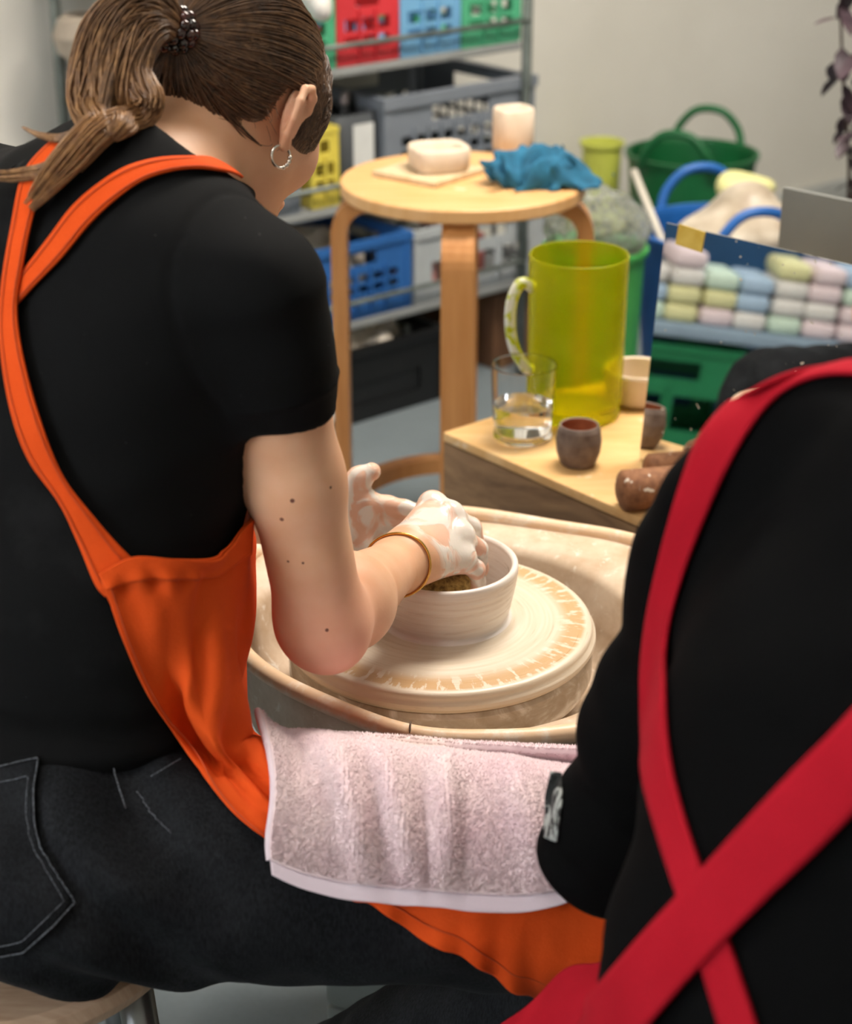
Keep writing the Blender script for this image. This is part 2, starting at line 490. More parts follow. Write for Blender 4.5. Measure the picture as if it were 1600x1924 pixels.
band = n.math('MULTIPLY', n.ramp(r, [(0.112, (0, 0, 0)), (0.124, (1, 1, 1)), (0.1375, (1, 1, 1)), (0.1400, (0, 0, 0))]), n.ramp(streak, [(0.42, (0, 0, 0)), (0.47, (0.95, 0.95, 0.95))]))
cx2 = n.new('ShaderNodeCombineXYZ'); n.L.new(n.math('MULTIPLY', r, 300.0), cx2.inputs[0]); n.L.new(n.math('MULTIPLY', a, 1.2), cx2.inputs[1])
ringn = n.noise(0.9, 4, 0.6, vec=cx2.outputs[0])
n.color(n.mix(band, n.ramp(ringn, [(0.3, srgb('#d3c1a8')), (0.7, srgb('#dfd2bf'))]), srgb('#c49d6e')))
n.rough(n.ramp(ringn, [(0.3, (0.25,) * 3), (0.8, (0.5,) * 3)]))
n.bump(ringn, 0.4, 0.0012)
n = newmat('wet_metal', srgb('#b9ab98'), 0.22, Metallic=0.15)
r, a, zz = polar_nodes(n, BC)
cx = n.new('ShaderNodeCombineXYZ'); n.L.new(n.math('MULTIPLY', a, 3.0), cx.inputs[0]); n.L.new(n.math('MULTIPLY', zz, 30.0), cx.inputs[1])
sm = n.noise(1.6, 5, 0.65, vec=cx.outputs[0], dist=0.8)
n.color(n.ramp(sm, [(0.35, srgb('#a39582')), (0.55, srgb('#b8ab9a')), (0.68, srgb('#dcd6ce'))]))
n.bump(sm, 0.15, 0.001)
head = mesh_obj('wheel_head', *lathe([(0, -0.062), (0.135, -0.062), (0.144, -0.058), (0.147, -0.05), (0.147, -0.026), (0.1445, -0.021), (0.0, -0.021)], BC, 96), MATS['wet_metal'], wheel)
bat = mesh_obj('bat', *lathe([(0, -0.0205), (0.140, -0.0205), (0.1475, -0.0185), (0.150, -0.0145), (0.1495, -0.0105), (0.1465, -0.0085), (0.1462, -0.0055), (0.1455, -0.002), (0.1435, -0.0002), (0.140, 0.0002), (0.10, 0.0015), (0.075, 0.0022), (0, 0.0022)], BC, 128), MATS['bat_slip'], wheel)
mesh_obj('shaft', *lathe([(0, -0.12), (0.025, -0.12), (0.025, -0.06), (0, -0.06)], BC, 32), plain('shaft_steel', '#8c8a86', 0.35, Metallic=1.0), wheel)
WB = Matrix.Translation((0.045, 1.56, 0)) @ Matrix.Rotation(math.radians(-20), 4, 'Z')
body = box_obj('wheel_cabinet', (0, 0, 0.20), (0.24, 0.24, 0.24), plain('cabinet_grey', '#6d7370', 0.5), wheel, M=WB, bevel=0.012)
for sx in (-1, 1):
    for sy in (-1, 1):
        box_obj('leg', (sx * 0.10, sy * 0.10, 0.04), (0.035, 0.035, 0.08), MATS['cabinet_grey'], wheel, M=WB, bevel=0.004)

# bowl on the bat
n = newmat('wet_clay', srgb('#dccdbf'), 0.3)
r, a, zz = polar_nodes(n, BC)
cx = n.new('ShaderNodeCombineXYZ'); n.L.new(n.math('MULTIPLY', zz, 230.0), cx.inputs[0]); n.L.new(n.math('MULTIPLY', a, 0.9), cx.inputs[1])
thr = n.noise(1.0, 4, 0.6, vec=cx.outputs[0])
n.color(n.ramp(thr, [(0.3, srgb('#e0d2c6')), (0.7, srgb('#eee6de'))]))
n.rough(n.ramp(thr, [(0.3, (0.22,) * 3), (0.7, (0.42,) * 3)]))
n.bump(thr, 0.22, 0.0010)
B0 = (BC[0] + 0.004, BC[1] + 0.004, BC[2] + 0.001)
prof = [(0, 0.008), (0.048, 0.008), (0.053, 0.010), (0.0575, 0.018), (0.0605, 0.035), (0.0628, 0.052), (0.0636, 0.0565), (0.0655, 0.059), (0.068, 0.0592), (0.0697, 0.0575), (0.0700, 0.054)]
for i in range(22):
    t = i / 21; prof.append((0.0698 - 0.0085 * t ** 1.3 + 0.00045 * math.sin(i * 2.1), 0.052 - 0.047 * t))
prof += [(0.0620, 0.003), (0.0655, 0.0008), (0.071, 0.0)]
mesh_obj('clay_bowl', *lathe(prof, B0, 128), MATS['wet_clay'], label='freshly thrown pale clay bowl on the spinning bat', cat='bowl')

# ================================================================== seated person at the wheel
wf = np.array([0.6, 0.8, 0.0]); wr = np.array([0.8, -0.6, 0.0])
PEL = np.array([-0.315, 1.185, 0.545]); WST = np.array([-0.287, 1.212, 0.70]); CHE = np.array([-0.250, 1.268, 0.875]); C7 = np.array([-0.218, 1.285, 1.01])
SHR = np.array([-0.118, 1.205, 0.950]); SHL = np.array([-0.365, 1.405, 0.965])
ELR = P(604, 1164, 1.222); WRR = P(742, 1063, 1.445)
ELL_ = np.array([-0.335, 1.53, 0.66]); WRL = P(610, 985, 1.60)
# head frame
HC = P(424, 205, 1.40)
yaw = math.radians(33); pit = math.radians(33)
hf0 = np.array([math.sin(yaw), math.cos(yaw), 0]); hr = np.array([math.cos(yaw), -math.sin(yaw), 0])
hf = hf0 * math.cos(pit) - np.array([0, 0, 1]) * math.sin(pit); hu = np.cross(hr, hf)
HS = 0.89                              # head scale
HM = np.stack([hr, hf, hu])            # world->head rows
def hp(x, y, z): return HC + HS * (hr * x + hf * y + hu * z)

# finger chains: pixel of the joint and its distance
FR = {'index': [(812, 952, 1.532), (858, 972, 1.548), (872, 1005, 1.556), (868, 1040, 1.556)],
      'middle': [(845, 972, 1.519), (884, 992, 1.536), (896, 1030, 1.545), (890, 1065, 1.548)],
      'ring': [(864, 1010, 1.503), (896, 1032, 1.518), (900, 1068, 1.530), (892, 1098, 1.535)],
      'little': [(868, 1052, 1.488), (893, 1070, 1.500), (896, 1095, 1.510), (884, 1118, 1.514)]}
FRr = {'index': (.0115, .0098, .0086, .0075), 'middle': (.0118, .0100, .0088, .0076), 'ring': (.0115, .0098, .0086, .0074), 'little': (.0108, .0088, .0078, .0068)}
THR = [P(765, 1040, 1.50), P(790, 1030, 1.545), P(815, 1050, 1.555), P(835, 1080, 1.55)]
FL = {'index': [(690, 945, 1.60), (728, 950, 1.602), (760, 956, 1.600), (790, 963, 1.596)],
      'middle': [(692, 975, 1.60), (730, 982, 1.602), (765, 985, 1.600), (798, 988, 1.594)],
      'ring': [(690, 1005, 1.595), (725, 1012, 1.597), (760, 1015, 1.595), (785, 1015, 1.59)],
      'little': [(684, 1030, 1.585), (712, 1040, 1.586), (740, 1043, 1.584), (760, 1043, 1.58)]}
FLr = (.0112, .0098, .0088, .0076)
THL = [P(625, 965, 1.60), P(648, 925, 1.603), P(675, 898, 1.606), P(698, 886, 1.608)]
WF = {k: [P(*q) for q in v] for k, v in FR.items()}
LF = {k: [P(*q) for q in v] for k, v in FL.items()}

def hand_right(p):
    d = chain(p, [WRR, WRR * 0.45 + 0.55 * P(800, 1020, 1.475)], [0.0255, 0.024], 0.01)
    for k, w in (('index', .013), ('middle', .0135), ('ring', .013), ('little', .0125)):
        d = smin(d, cone(p, WRR * 0.75 + 0.25 * WF[k][0], WF[k][0], 0.019, w), 0.014)
    f = None
    for k in WF:
        e = chain(p, WF[k], FRr[k], 0.004)
        f = e if f is None else smin(f, e, 0.0012)
    for k, rr in zip(WF, (.0128, .0132, .0128, .0118)):      # knuckles
        d = smin(d, ell(p, WF[k][0] + np.array([0, -.001, .003]), (rr, rr, rr)), 0.007)
    d = smin(d, f, 0.005)
    t = chain(p, THR, [.016, .013, .011, .009], 0.006)
    return smin(d, t, 0.01)
def hand_left(p):
    d = None
    for k, w in (('index', .0125), ('middle', .013), ('ring', .0125), ('little', .0115)):
        e = cone(p, WRL * 0.8 + 0.2 * LF[k][0], LF[k][0], 0.018, w)
        d = e if d is None else smin(d, e, 0.014)
    for k in LF: d = smin(d, chain(p, LF[k], FLr, 0.004), 0.004)
    return smin(d, chain(p, THL, [.017, .0135, .0112, .009], 0.006), 0.012)
def head_sdf(p):
    q = ((p - HC.astype(np.float32)) @ HM.T.astype(np.float32)) / HS
    d = ell(q, (0, -0.012, 0.028), (0.071, 0.089, 0.080))
    d = smin(d, ell(q, (0, 0.035, 0.005), (0.062, 0.058, 0.072)), 0.03)
    d = smin(d, cone(q, (0.032, 0.02, -0.038), (0.013, 0.060, -0.096), 0.033, 0.024), 0.03)
    d = smin(d, cone(q, (-0.032, 0.02, -0.038), (-0.013, 0.060, -0.096), 0.033, 0.024), 0.03)
    d = smin(d, ell(q, (0.036, 0.058, -0.018), (0.026, 0.026, 0.026)), 0.02)     # cheeks
    d = smin(d, ell(q, (-0.036, 0.058, -0.018), (0.026, 0.026, 0.026)), 0.02)
    d = smin(d, cone(q, (0, 0.092, 0.018), (0, 0.109, -0.022), 0.007, 0.011), 0.012)   # nose
    d = smin(d, cone(q, (-0.014, 0.096, -0.027), (0.014, 0.096, -0.027), 0.007, 0.007), 0.008)
    for s in (-1, 1):
        d = smax(d, -ell(q, (s * 0.031, 0.098, 0.014), (0.017, 0.014, 0.010)), 0.012)  # eye sockets
        d = smin(d, ell(q, (s * 0.031, 0.081, 0.013), (0.013, 0.012, 0.011)), 0.003)   # lids
        d = smin(d, cone(q, (s * 0.016, 0.092, 0.032), (s * 0.046, 0.080, 0.033), 0.006, 0.005), 0.012)
    d = smin(d, cone(q, (-0.018, 0.090, -0.052), (0.018, 0.090, -0.052), 0.006, 0.006), 0.006)
    d = smin(d, cone(q, (-0.015, 0.089, -0.062), (0.015, 0.089, -0.062), 0.006, 0.006), 0.006)
    d = smax(d, -cone(q, (-0.022, 0.0985, -0.0565), (0.022, 0.0985, -0.0565), 0.0018, 0.0018), 0.004)
    d = smin(d, ell(q, (0, 0.078, -0.098), (0.02, 0.016, 0.016)), 0.015)
    for s in (-1, 1):
        o = np.array([s * 0.0715, 0.0, 0.0]); 
        def E(y, z, out): return (s * (0.0705 + out * 1.05), -0.004 + y * 0.9, -0.004 + z * 0.86)
        helix = [E(.010, .004, .004), E(.016, .018, .008), E(.013, .031, .011), E(.002, .0365, .0135), E(-.011, .031, .0165), E(-.0165, .016, .0185), E(-.0155, -.002, .017), E(-.0105, -.017, .0125), E(-.004, -.027, .009)]
        e = chain(q, helix, [.0034, .0036, .0037, .0038, .0038, .0037, .0036, .0040, .0052], 0.002)
        e = smin(e, chain(q, [E(.004, .022, .008), E(-.006, .016, .0125), E(-.0085, .002, .0115), E(-.005, -.012, .0085), E(.001, -.017, .006)], [.0026, .003, .003, .003, .0028], 0.002), 0.003)
        e = smin(e, chain(q, [E(.007, -.002, .003), E(.005, -.010, .005)], [.0042, .0036], 0.002), 0.003)
        plate = ell(q, E(-.002, .006, .006), (.0042, .0130, .026))
        e = smin(e, plate, 0.004)
        d = smin(d, e, 0.0035)
    return d * HS
def arms_sdf(p):
    a = chain(p, [SHR, SHR * 0.45 + ELR * 0.55, ELR], [0.042, 0.0345, 0.0335], 0.02)
    fa = ELR * 0.70 + WRR * 0.30
    f = chain(p, [ELR, fa, WRR], [0.0335, 0.037, 0.0235], 0.02)
    a = smin(a, f, 0.018)
    a = smin(a, ell(p, P(622, 1204, 1.214), (0.017, 0.017, 0.017)), 0.03)   # elbow tip
    b = chain(p, [SHL, ELL_], [0.046, 0.036], 0.02)
    b = smin(b, chain(p, [ELL_, ELL_ * 0.7 + WRL * 0.3, WRL], [0.034, 0.036, 0.024], 0.02), 0.02)
    return np.minimum(a, b)
def torso_core(p, g=0.0):
    d = scaled_cone(p, PEL, WST, 0.150 + g, 0.128 + g, wf, 1.35)
    d = smin(d, scaled_cone(p, WST, CHE, 0.128 + g, 0.142 + g, wf, 1.30), 0.05)
    d = smin(d, scaled_cone(p, CHE, CHE * 0.4 + C7 * 0.6 - np.array([0, 0, .02]), 0.142 + g, 0.10 + g, wf, 1.3), 0.05)
    d = smin(d, cone(p, SHR * 0.86 + SHL * 0.14, SHR * 0.14 + SHL * 0.86, 0.048 + g, 0.048 + g), 0.07)
    # shoulder blades
    for s in (0.28, 0.72):
        q = SHR * (1 - s) + SHL * s - wf * 0.055 - np.array([0, 0, 0.09])
        d = smin(d, ell(p, q, (0.06, 0.06, 0.075)), 0.06)
    return d
NECKB = C7 + np.array([0.012, 0.016, -0.01]); NECKT = hp(0, -0.035, -0.045)
def body_sdf(p):
    d = torso_core(p, -0.012)
    d = smin(d, cone(p, NECKB, NECKT, 0.054, 0.050), 0.04)
    d = smin(d, local(p, HC, 0.19, head_sdf), 0.022)
    d = smin(d, arms_sdf(p), 0.02)
    d = smin(d, local(p, WF['middle'][0], 0.16, hand_right), 0.012)
    d = smin(d, local(p, LF['middle'][0], 0.16, hand_left), 0.012)
    # legs under the jeans
    d = smin(d, jeans_core(p, -0.012), 0.02)
    return d
HIPR = PEL + wr * 0.095 + np.array([0.01, -0.0, -0.015]); HIPL = PEL - wr * 0.095 + np.array([0.0, 0.01, -0.015])
KNR = np.array([0.225, 1.115, 0.500]); KNL = np.array([-0.30, 1.68, 0.49])
ANR = np.array([-0.10, 1.36, 0.10]); ANL = np.array([-0.30, 1.78, 0.08])
def jeans_core(p, g=0.0):
    wz = np.array([0, 0, 1.0])
    M = np.stack([wr, wf, wz])
    d = ell(p, PEL + np.array([0, 0, 0.0]), (0.178 + g, 0.128 + g, 0.115 + g), M)
    d = smin(d, ell(p, PEL + wr * 0.075 - wf * 0.05 + np.array([0, 0, 0.004]), (0.078 + g,) * 3), 0.05)
    d = smin(d, ell(p, PEL - wr * 0.075 - wf * 0.05 + np.array([0, 0, 0.004]), (0.078 + g,) * 3), 0.05)
    d = smin(d, cone(p, HIPR, KNR, 0.092 + g, 0.066 + g), 0.05)
    d = smin(d, cone(p, HIPL, KNL, 0.092 + g, 0.066 + g), 0.05)
    d = smin(d, cone(p, KNR, ANR, 0.062 + g, 0.045 + g), 0.03)
    d = smin(d, cone(p, KNL, ANL, 0.062 + g, 0.045 + g), 0.03)
    d = smax(d, -(p[:, 2] - 0.452 + g), 0.03) if False else d
    seat = 0.449 - p[:, 2]                       # flattened where it rests on the stool
    near = np.sqrt((p[:, 0] + 0.352) ** 2 + (p[:, 1] - 1.187) ** 2) - 0.17
    d = smax(d, np.minimum(seat, -near), 0.012)
    return d

person = empty('person', (PEL[0], PEL[1], 0.0), 'person in black t-shirt and orange apron throwing a bowl at the wheel', 'person')

# ---- skin
n = newmat('skin', srgb('#e2b596'), 0.45, **{'Subsurface Weight': 0.12, 'Subsurface Scale': 0.012})
n.b.inputs['Subsurface Radius'].default_value = (1.0, 0.35, 0.2)
base = n.ramp(n.noise(30, 4), [(0.3, srgb('#d9a27c')), (0.7, srgb('#e2b18e'))])
base = n.mix(n.attr('pink'), base, srgb('#d98f80'))
g_ = n.new('ShaderNodeNewGeometry'); mm = None
for mx_, my_, mY in ((549, 941, 1.176), (529, 976, 1.172), (621, 916, 1.19), (614, 1184, 1.186), (541, 1055, 1.176), (569, 1058, 1.172)):
    pass
moles_at = n
sl = n.math('MULTIPLY', n.attr('clay'), 1.0)
cn = n.noise(26, 3, 0.5, dist=1.6)
slip = n.math('MULTIPLY', n.ramp(cn, [(0.47, (0, 0, 0)), (0.54, (1, 1, 1))]), n.ramp(sl, [(0.1, (0, 0, 0)), (0.6, (1, 1, 1))]))
n.color(n.mix(slip, n.mix(n.math('MULTIPLY', sl, 0.35), base, srgb('#e3c3b6')), srgb('#e2d8cd')))
n.rough(n.math('SUBTRACT', 0.5, n.math('MULTIPLY', slip, 0.28)))
bp = n.math('ADD', n.math('MULTIPLY', n.noise(420, 2), 0.15), n.math('MULTIPLY', n.math('MULTIPLY', slip, cn), 1.2))
n.bump(bp, 0.35, 0.0016)
v, f = sdf_mesh(body_sdf, (-0.55, 0.93, 0.0), (0.40, 1.88, 1.24), 0.0026)
body = mesh_obj('body', v, f, MATS['skin'], person)
vv = v.astype(np.float32)
def fall(c, R): return np.clip(1 - np.sqrt(((vv - np.asarray(c, np.float32)) ** 2).sum(1)) / R, 0, 1)
hr_mask = np.clip(hand_right(vv) < 0.006, 0, 1) * np.clip((vv @ nrm(WF['middle'][0] - WRR).astype(np.float32) - (WRR @ nrm(WF['middle'][0] - WRR)) - 0.022) / 0.02, 0, 1)
hl_mask = (np.minimum(hand_left(vv), cone(vv, ELL_ * 0.3 + WRL * 0.7, WRL, 0.03, 0.025)) < 0.006) * 1.0
attr(body, 'clay', np.clip(hr_mask + hl_mask, 0, 1))
attr(body, 'pink', np.clip(fall(P(640, 1215, 1.20), 0.085) * 0.55 + 0.28 * fall(P(880, 1060, 1.50), 0.07) + 0.3 * fall(hp(0.075, -0.005, -0.0), 0.035) + 0.25 * fall(hp(0.05, 0.06, -0.03), 0.05), 0, 1))
bv = bvh_of(body)
n = moles_at
for (mx_, my_, mr) in ((549, 941, .0017), (529, 976, .0016), (621, 916, .0011), (614, 1184, .0014), (541, 1055, .0010), (569, 1058, .0010)):
    h_ = hit(bv, mx_, my_)
    if h_ is None: continue
    vd = n.new('ShaderNodeVectorMath', operation='DISTANCE'); n.L.new(g_.outputs['Position'], vd.inputs[0]); vd.inputs[1].default_value = [float(t) for t in h_[0]]
    q_ = n.math('LESS_THAN', vd.outputs['Value'], mr); mm = q_ if mm is None else n.math('MAXIMUM', mm, q_)
_c = n.b.inputs['Base Color'].links[0].from_socket
n.color(n.mix(mm, _c, srgb('#6a3d2a')))

# ---- t-shirt
sl_dir = nrm(ELR - SHR); SLE = SHR + sl_dir * 0.088
NK = nrm(NECKT - NECKB)
COLA = P(252, 216, 1.27); COLN = nrm(np.cross(np.array([-0.08, 0.93, -0.20]), P(412, 326, 1.235) - COLA))
if COLN[2] < 0: COLN = -COLN
def shirt_sdf(p):
    d = torso_core(p, 0.004)
    s = chain(p, [SHR - sl_dir * 0.0, SHR * 0.5 + SLE * 0.5, SLE + sl_dir * 0.02], [0.053, 0.047, 0.0425], 0.02)
    s = smax(s, (p - SLE.astype(np.float32)) @ nrm(sl_dir + np.array([-0.14, 0, 0])).astype(np.float32), 0.002)
    d = smin(d, s, 0.022)
    sL = cone(p, SHL, SHL * 0.55 + ELL_ * 0.45, 0.055, 0.050)
    d = smin(d, sL, 0.022)
    nk = cone(p, NECKB - NK * 0.01, NECKB + NK * 0.10, 0.064, 0.064)
    top = (p - COLA.astype(np.float32)) @ COLN.astype(np.float32)
    nk = smax(nk, top, 0.003)
    d = smin(d, nk, 0.035)
    d = smax(d, 0.555 - p[:, 2], 0.004)          # hem, lost in the waistband
    # hollow sleeve mouth and neck opening
    inner = cone(p, SHR * 0.2 + SLE * 0.8, SLE + sl_dir * 0.06, 0.0375, 0.0390)
    d = smax(d, -inner, 0.002)
    pa = p - NECKB.astype(np.float32); ax_ = np.sqrt(np.maximum((pa * pa).sum(1) - (pa @ NK.astype(np.float32)) ** 2, 0))
    far_ = np.sqrt((pa * pa).sum(1))
    d = smax(d, -np.maximum(-top, far_ - 0.17), 0.004)
    d = smax(d, -np.maximum(torso_core(p, -0.006), far_ - 0.10), 0.002)
    d = smax(d, -cone(p, NECKB + NK * 0.005, NECKB + NK * 0.12, 0.057, 0.059), 0.002)
    # soft folds: vertical drops from the shoulder blade and pulls to the armpit
    q = p @ np.stack([wr, wf, [0, 0, 1.0]]).astype(np.float32).T
    w = np.exp(-((p[:, 2] - 0.78) / 0.13) ** 2)
    fold = np.sin(q[:, 0] * 62 + 9 * p[:, 2] + 2.2 * np.sin(q[:, 0] * 19)) * 0.0022 * w
    fold += 0.0022 * hash_noise(p, 38, 3) + 0.001 * hash_noise(p, 90, 4)
    ax = (p - SLE.astype(np.float32)) @ sl_dir.astype(np.float32)
    fold -= 0.0018 * np.exp(-((ax + 0.022) / 0.0022) ** 2) * (s < 0.006)
    # armhole seam
    seam = (p - (SHR - wr * 0.012).astype(np.float32)) @ nrm(wr + 0.25 * np.array([0, 0, 1])).astype(np.float32)
    fold += 0.0016 * np.exp(-(seam / 0.0022) ** 2) * (p[:, 2] > 0.87)
    # drape at the waist
    w2 = np.exp(-((p[:, 2] - 0.62) / 0.05) ** 2)
    fold += 0.004 * w2 * np.sin(p[:, 2] * 150 + q[:, 0] * 12)
    return d + fold * 1.0
n = newmat('black_cotton', (0.006, 0.0062, 0.0066), 0.85, **{'Specular IOR Level': 0.12})
dust = n.ramp(n.noise(7.5, 5, 0.62), [(0.58, (0, 0, 0)), (0.76, (1, 1, 1))])
lint = n.ramp(n.noise(260, 1, 0.5), [(0.80, (0, 0, 0)), (0.84, (1, 1, 1))])
n.color(n.mix(n.math('MULTIPLY', dust, 0.07), n.mix(n.math('MULTIPLY', lint, 0.25), (0.003, 0.0031, 0.0034), (0.25, 0.25, 0.25)), (0.16, 0.16, 0.165)))
n.bump(n.noise(900, 2), 0.25, 0.0006)
v, f = sdf_mesh(shirt_sdf, (-0.60, 0.95, 0.53), (0.02, 1.56, 1.16), 0.004)
shirt = mesh_obj('t_shirt', v, f, MATS['black_cotton'], person, label='black cotton t-shirt with clay dust')

# ---- jeans
def jeans_sdf(p):
    d = jeans_core(p, 0.004)
    d = smax(d, p[:, 2] - 0.662 - 0.08 * ((p - PEL.astype(np.float32)) @ (-wf).astype(np.float32)), 0.004)
    hx = (p - HIPR.astype(np.float32))
    t = hx @ nrm(KNR - HIPR).astype(np.float32); s = hx[:, 2]
    g = np.exp(-((t - 0.0) / 0.07) ** 2)
    d = d + 0.0065 * g * np.sin(t * 80 + s * 70 + hash_noise(p, 18, 12)) + 0.003 * hash_noise(p, 45, 8) + 0.0012 * hash_noise(p, 110, 9) + 0.0025 * np.sin(t * 42 - s * 55) * np.exp(-((t - 0.25) / 0.15) ** 2)
    return d
n = newmat('black_denim', (0.012, 0.014, 0.018), 0.8, **{'Specular IOR Level': 0.15})
tw = n.noise(1.0, 2, 0.6, vec=n.mapping((480, 480, 170)))
wear = n.ramp(n.noise(9, 5, 0.6), [(0.46, (0, 0, 0)), (0.72, (1, 1, 1))])
n.color(n.mix(n.math('MULTIPLY', wear, n.math('MULTIPLY', tw, 0.5)), n.ramp(tw, [(0.35, (0.0022, 0.0026, 0.0036)), (0.68, (0.0105, 0.0115, 0.014))]), (0.06, 0.064, 0.072)))
n.bump(n.math('ADD', tw, n.math('MULTIPLY', n.noise(24, 4), 3.0)), 0.4, 0.0012)
v, f = sdf_mesh(jeans_sdf, (-0.58, 0.93, 0.03), (0.38, 1.90, 0.72), 0.005)
jeans = mesh_obj('jeans', v, f, MATS['black_denim'], person, label='washed black denim jeans')

# ---- back pocket and seams of the jeans (all lying on the denim)
bj = bvh_of(jeans)
def ray_grid(bvh, rowsL, rowsR, n, off, bulge=0.0, fallY=None):
    out = []
    for (a, b) in zip(rowsL, rowsR):
        row = []
        for t in np.linspace(0, 1, n):
            px = a[0] + (b[0] - a[0]) * t; py = a[1] + (b[1] - a[1]) * t
            h_ = hit(bvh, px, py, off + bulge * math.sin(math.pi * t))
            if h_ is None: row.append(None)
            else: row.append(h_[0])
        out.append(row)
    m = len(out)
    for i in range(m):
        for j in range(n):
            if out[i][j] is None:
                c = [(abs(i - a) + abs(j - b), a, b) for a in range(m) for b in range(n) if out[a][b] is not None]
                _, a, b = min(c)
                L, R = rowsL[i], rowsR[i]; t = j / (n - 1)
                out[i][j] = P(L[0] + (R[0] - L[0]) * t, L[1] + (R[1] - L[1]) * t, out[a][b][1])
    g = np.array(out)
    return g
def smooth_grid(g, it=2):
    g = g.copy()
    for _ in range(it):
        h_ = g.copy()
        h_[1:-1] = 0.5 * g[1:-1] + 0.25 * (g[:-2] + g[2:])
        g = h_.copy()
        g[:, 1:-1] = 0.5 * h_[:, 1:-1] + 0.25 * (h_[:, :-2] + h_[:, 2:])
    return g
def poly(pts, n):
    pts = np.array(pts, float); seg = np.r_[0, np.cumsum(np.linalg.norm(np.diff(pts, axis=0), axis=1))]
    t = np.linspace(0, seg[-1], n)
    return np.stack([np.interp(t, seg, pts[:, 0]), np.interp(t, seg, pts[:, 1])], 1)
RE = [(76, 1430), (70, 1480), (73, 1540), (80, 1590), (108, 1640), (140, 1692), (100, 1735), (50, 1778)]
rr = poly(RE, 24); ll = np.stack([np.full(24, -90.0), np.linspace(1448, 1800, 24)], 1)
pk = smooth_grid(ray_grid(bj, ll, rr, 14, 0.0035), 1)
n = newmat('stitch_grey', srgb('#45484d'), 0.8)
n.color(n.ramp(n.noise(500, 2), [(0.35, srgb('#1d1f23')), (0.65, srgb('#575b62'))]))
pocket = mesh_obj('back_pocket', *sheet(pk, 0.003), MATS['black_denim'], jeans)
def stitch(pts, parent, r=0.0007, off=0.0055, bvh=None):
    q = poly(pts, max(8, int(len(pts) * 9)))
    L = [hit(bvh or bj, x, y, off) for x, y in q]; L = [l[0] for l in L if l]
    if len(L) > 2: mesh_obj('stitching', *tube(L, r, 5), MATS['stitch_grey'], parent)
stitch([(-20, 1452), (76, 1430), (70, 1480), (73, 1540), (80, 1590), (108, 1640), (140, 1692), (100, 1735), (50, 1778), (-10, 1792)], jeans)
stitch([(-20, 1480), (60, 1462), (56, 1540), (64, 1595), (118, 1692), (48, 1758), (-10, 1772)], jeans, 0.0005)
stitch([(205, 1350), (197, 1400), (210, 1460), (230, 1525)], jeans)
stitch([(288, 1463), (335, 1435)], jeans, 0.0005)
stitch([(258, 1492), (285, 1530), (325, 1565)], jeans, 0.0005)

# ---- orange apron
n = newmat('orange_canvas', srgb('#e8581c'), 0.8, **{'Specular IOR Level': 0.15})
wv = n.noise(1.0, 2, 0.5, vec=n.mapping((1400, 1400, 500)))
n.color(n.mix(n.math('MULTIPLY', wv, 0.35), n.ramp(n.noise(12, 4), [(0.3, srgb('#d44a12')), (0.7, srgb('#de541a'))]), srgb('#c4400e')))
n.bump(n.math('ADD', n.math('MULTIPLY', wv, 0.4), n.math('MULTIPLY', n.noise(24, 4, 0.55), 2.4)), 0.4, 0.003)
OR = MATS['orange_canvas']
bs = bvh_of(shirt, jeans, body)
h0 = lambda x, y, Y, off=0.014: (lambda r: r[0] if (r is not None and r[0][1] < Y + 0.04) else P(x, y, Y))(hit(bs, x, y, off))
def ex(x, y, Y): return P(x, y, Y)
rows = [
 [h0(186, 1078, 1.12), h0(242, 1046, 1.13), h0(310, 1047, 1.14), h0(378, 1044, 1.15), ex(424, 1014, 1.18), ex(464, 952, 1.225), ex(470, 905, 1.30), ex(455, 880, 1.36)],
 [h0(200, 1115, 1.12), h0(262, 1100, 1.13), h0(320, 1100, 1.13), ex(388, 1096, 1.14), ex(436, 1080, 1.165), ex(467, 1050, 1.215), ex(462, 1010, 1.30), ex(440, 985, 1.36)],
 [h0(226, 1195, 1.11), h0(285, 1200, 1.12), ex(345, 1205, 1.112), ex(402, 1205, 1.122), ex(444, 1195, 1.15), ex(468, 1170, 1.205), ex(455, 1130, 1.30), ex(430, 1100, 1.36)],
 [h0(268, 1292, 1.09), h0(318, 1300, 1.10), ex(365, 1305, 1.096), ex(412, 1305, 1.108), ex(446, 1295, 1.145), ex(462, 1270, 1.20), ex(450, 1230, 1.28), ex(430, 1200, 1.34)],
 [h0(318, 1390, 1.08), h0(355, 1395, 1.085), ex(395, 1398, 1.082), ex(425, 1396, 1.10), ex(450, 1385, 1.14), ex(464, 1365, 1.19), ex(455, 1330, 1.26), ex(440, 1300, 1.32)],
 [h0(372, 1478, 1.07), h0(402, 1478, 1.075), h0(430, 1472, 1.078), h0(458, 1462, 1.09), h0(480, 1440, 1.13), ex(490, 1405, 1.18), ex(480, 1380, 1.24), ex(470, 1350, 1.29)],
 [h0(440, 1545, 1.065), h0(465, 1535, 1.07), h0(490, 1520, 1.08), h0(510, 1500, 1.09), h0(525, 1470, 1.12), ex(530, 1430, 1.17), ex(520, 1400, 1.22), ex(510, 1380, 1.27)],
 [h0(518, 1594, 1.06), h0(545, 1580, 1.065), h0(565, 1555, 1.08), h0(585, 1525, 1.09), h0(595, 1490, 1.12), ex(600, 1445, 1.16), ex(590, 1410, 1.20), ex(580, 1390, 1.25)]]
g = grid_spline(rows, 90, 70)
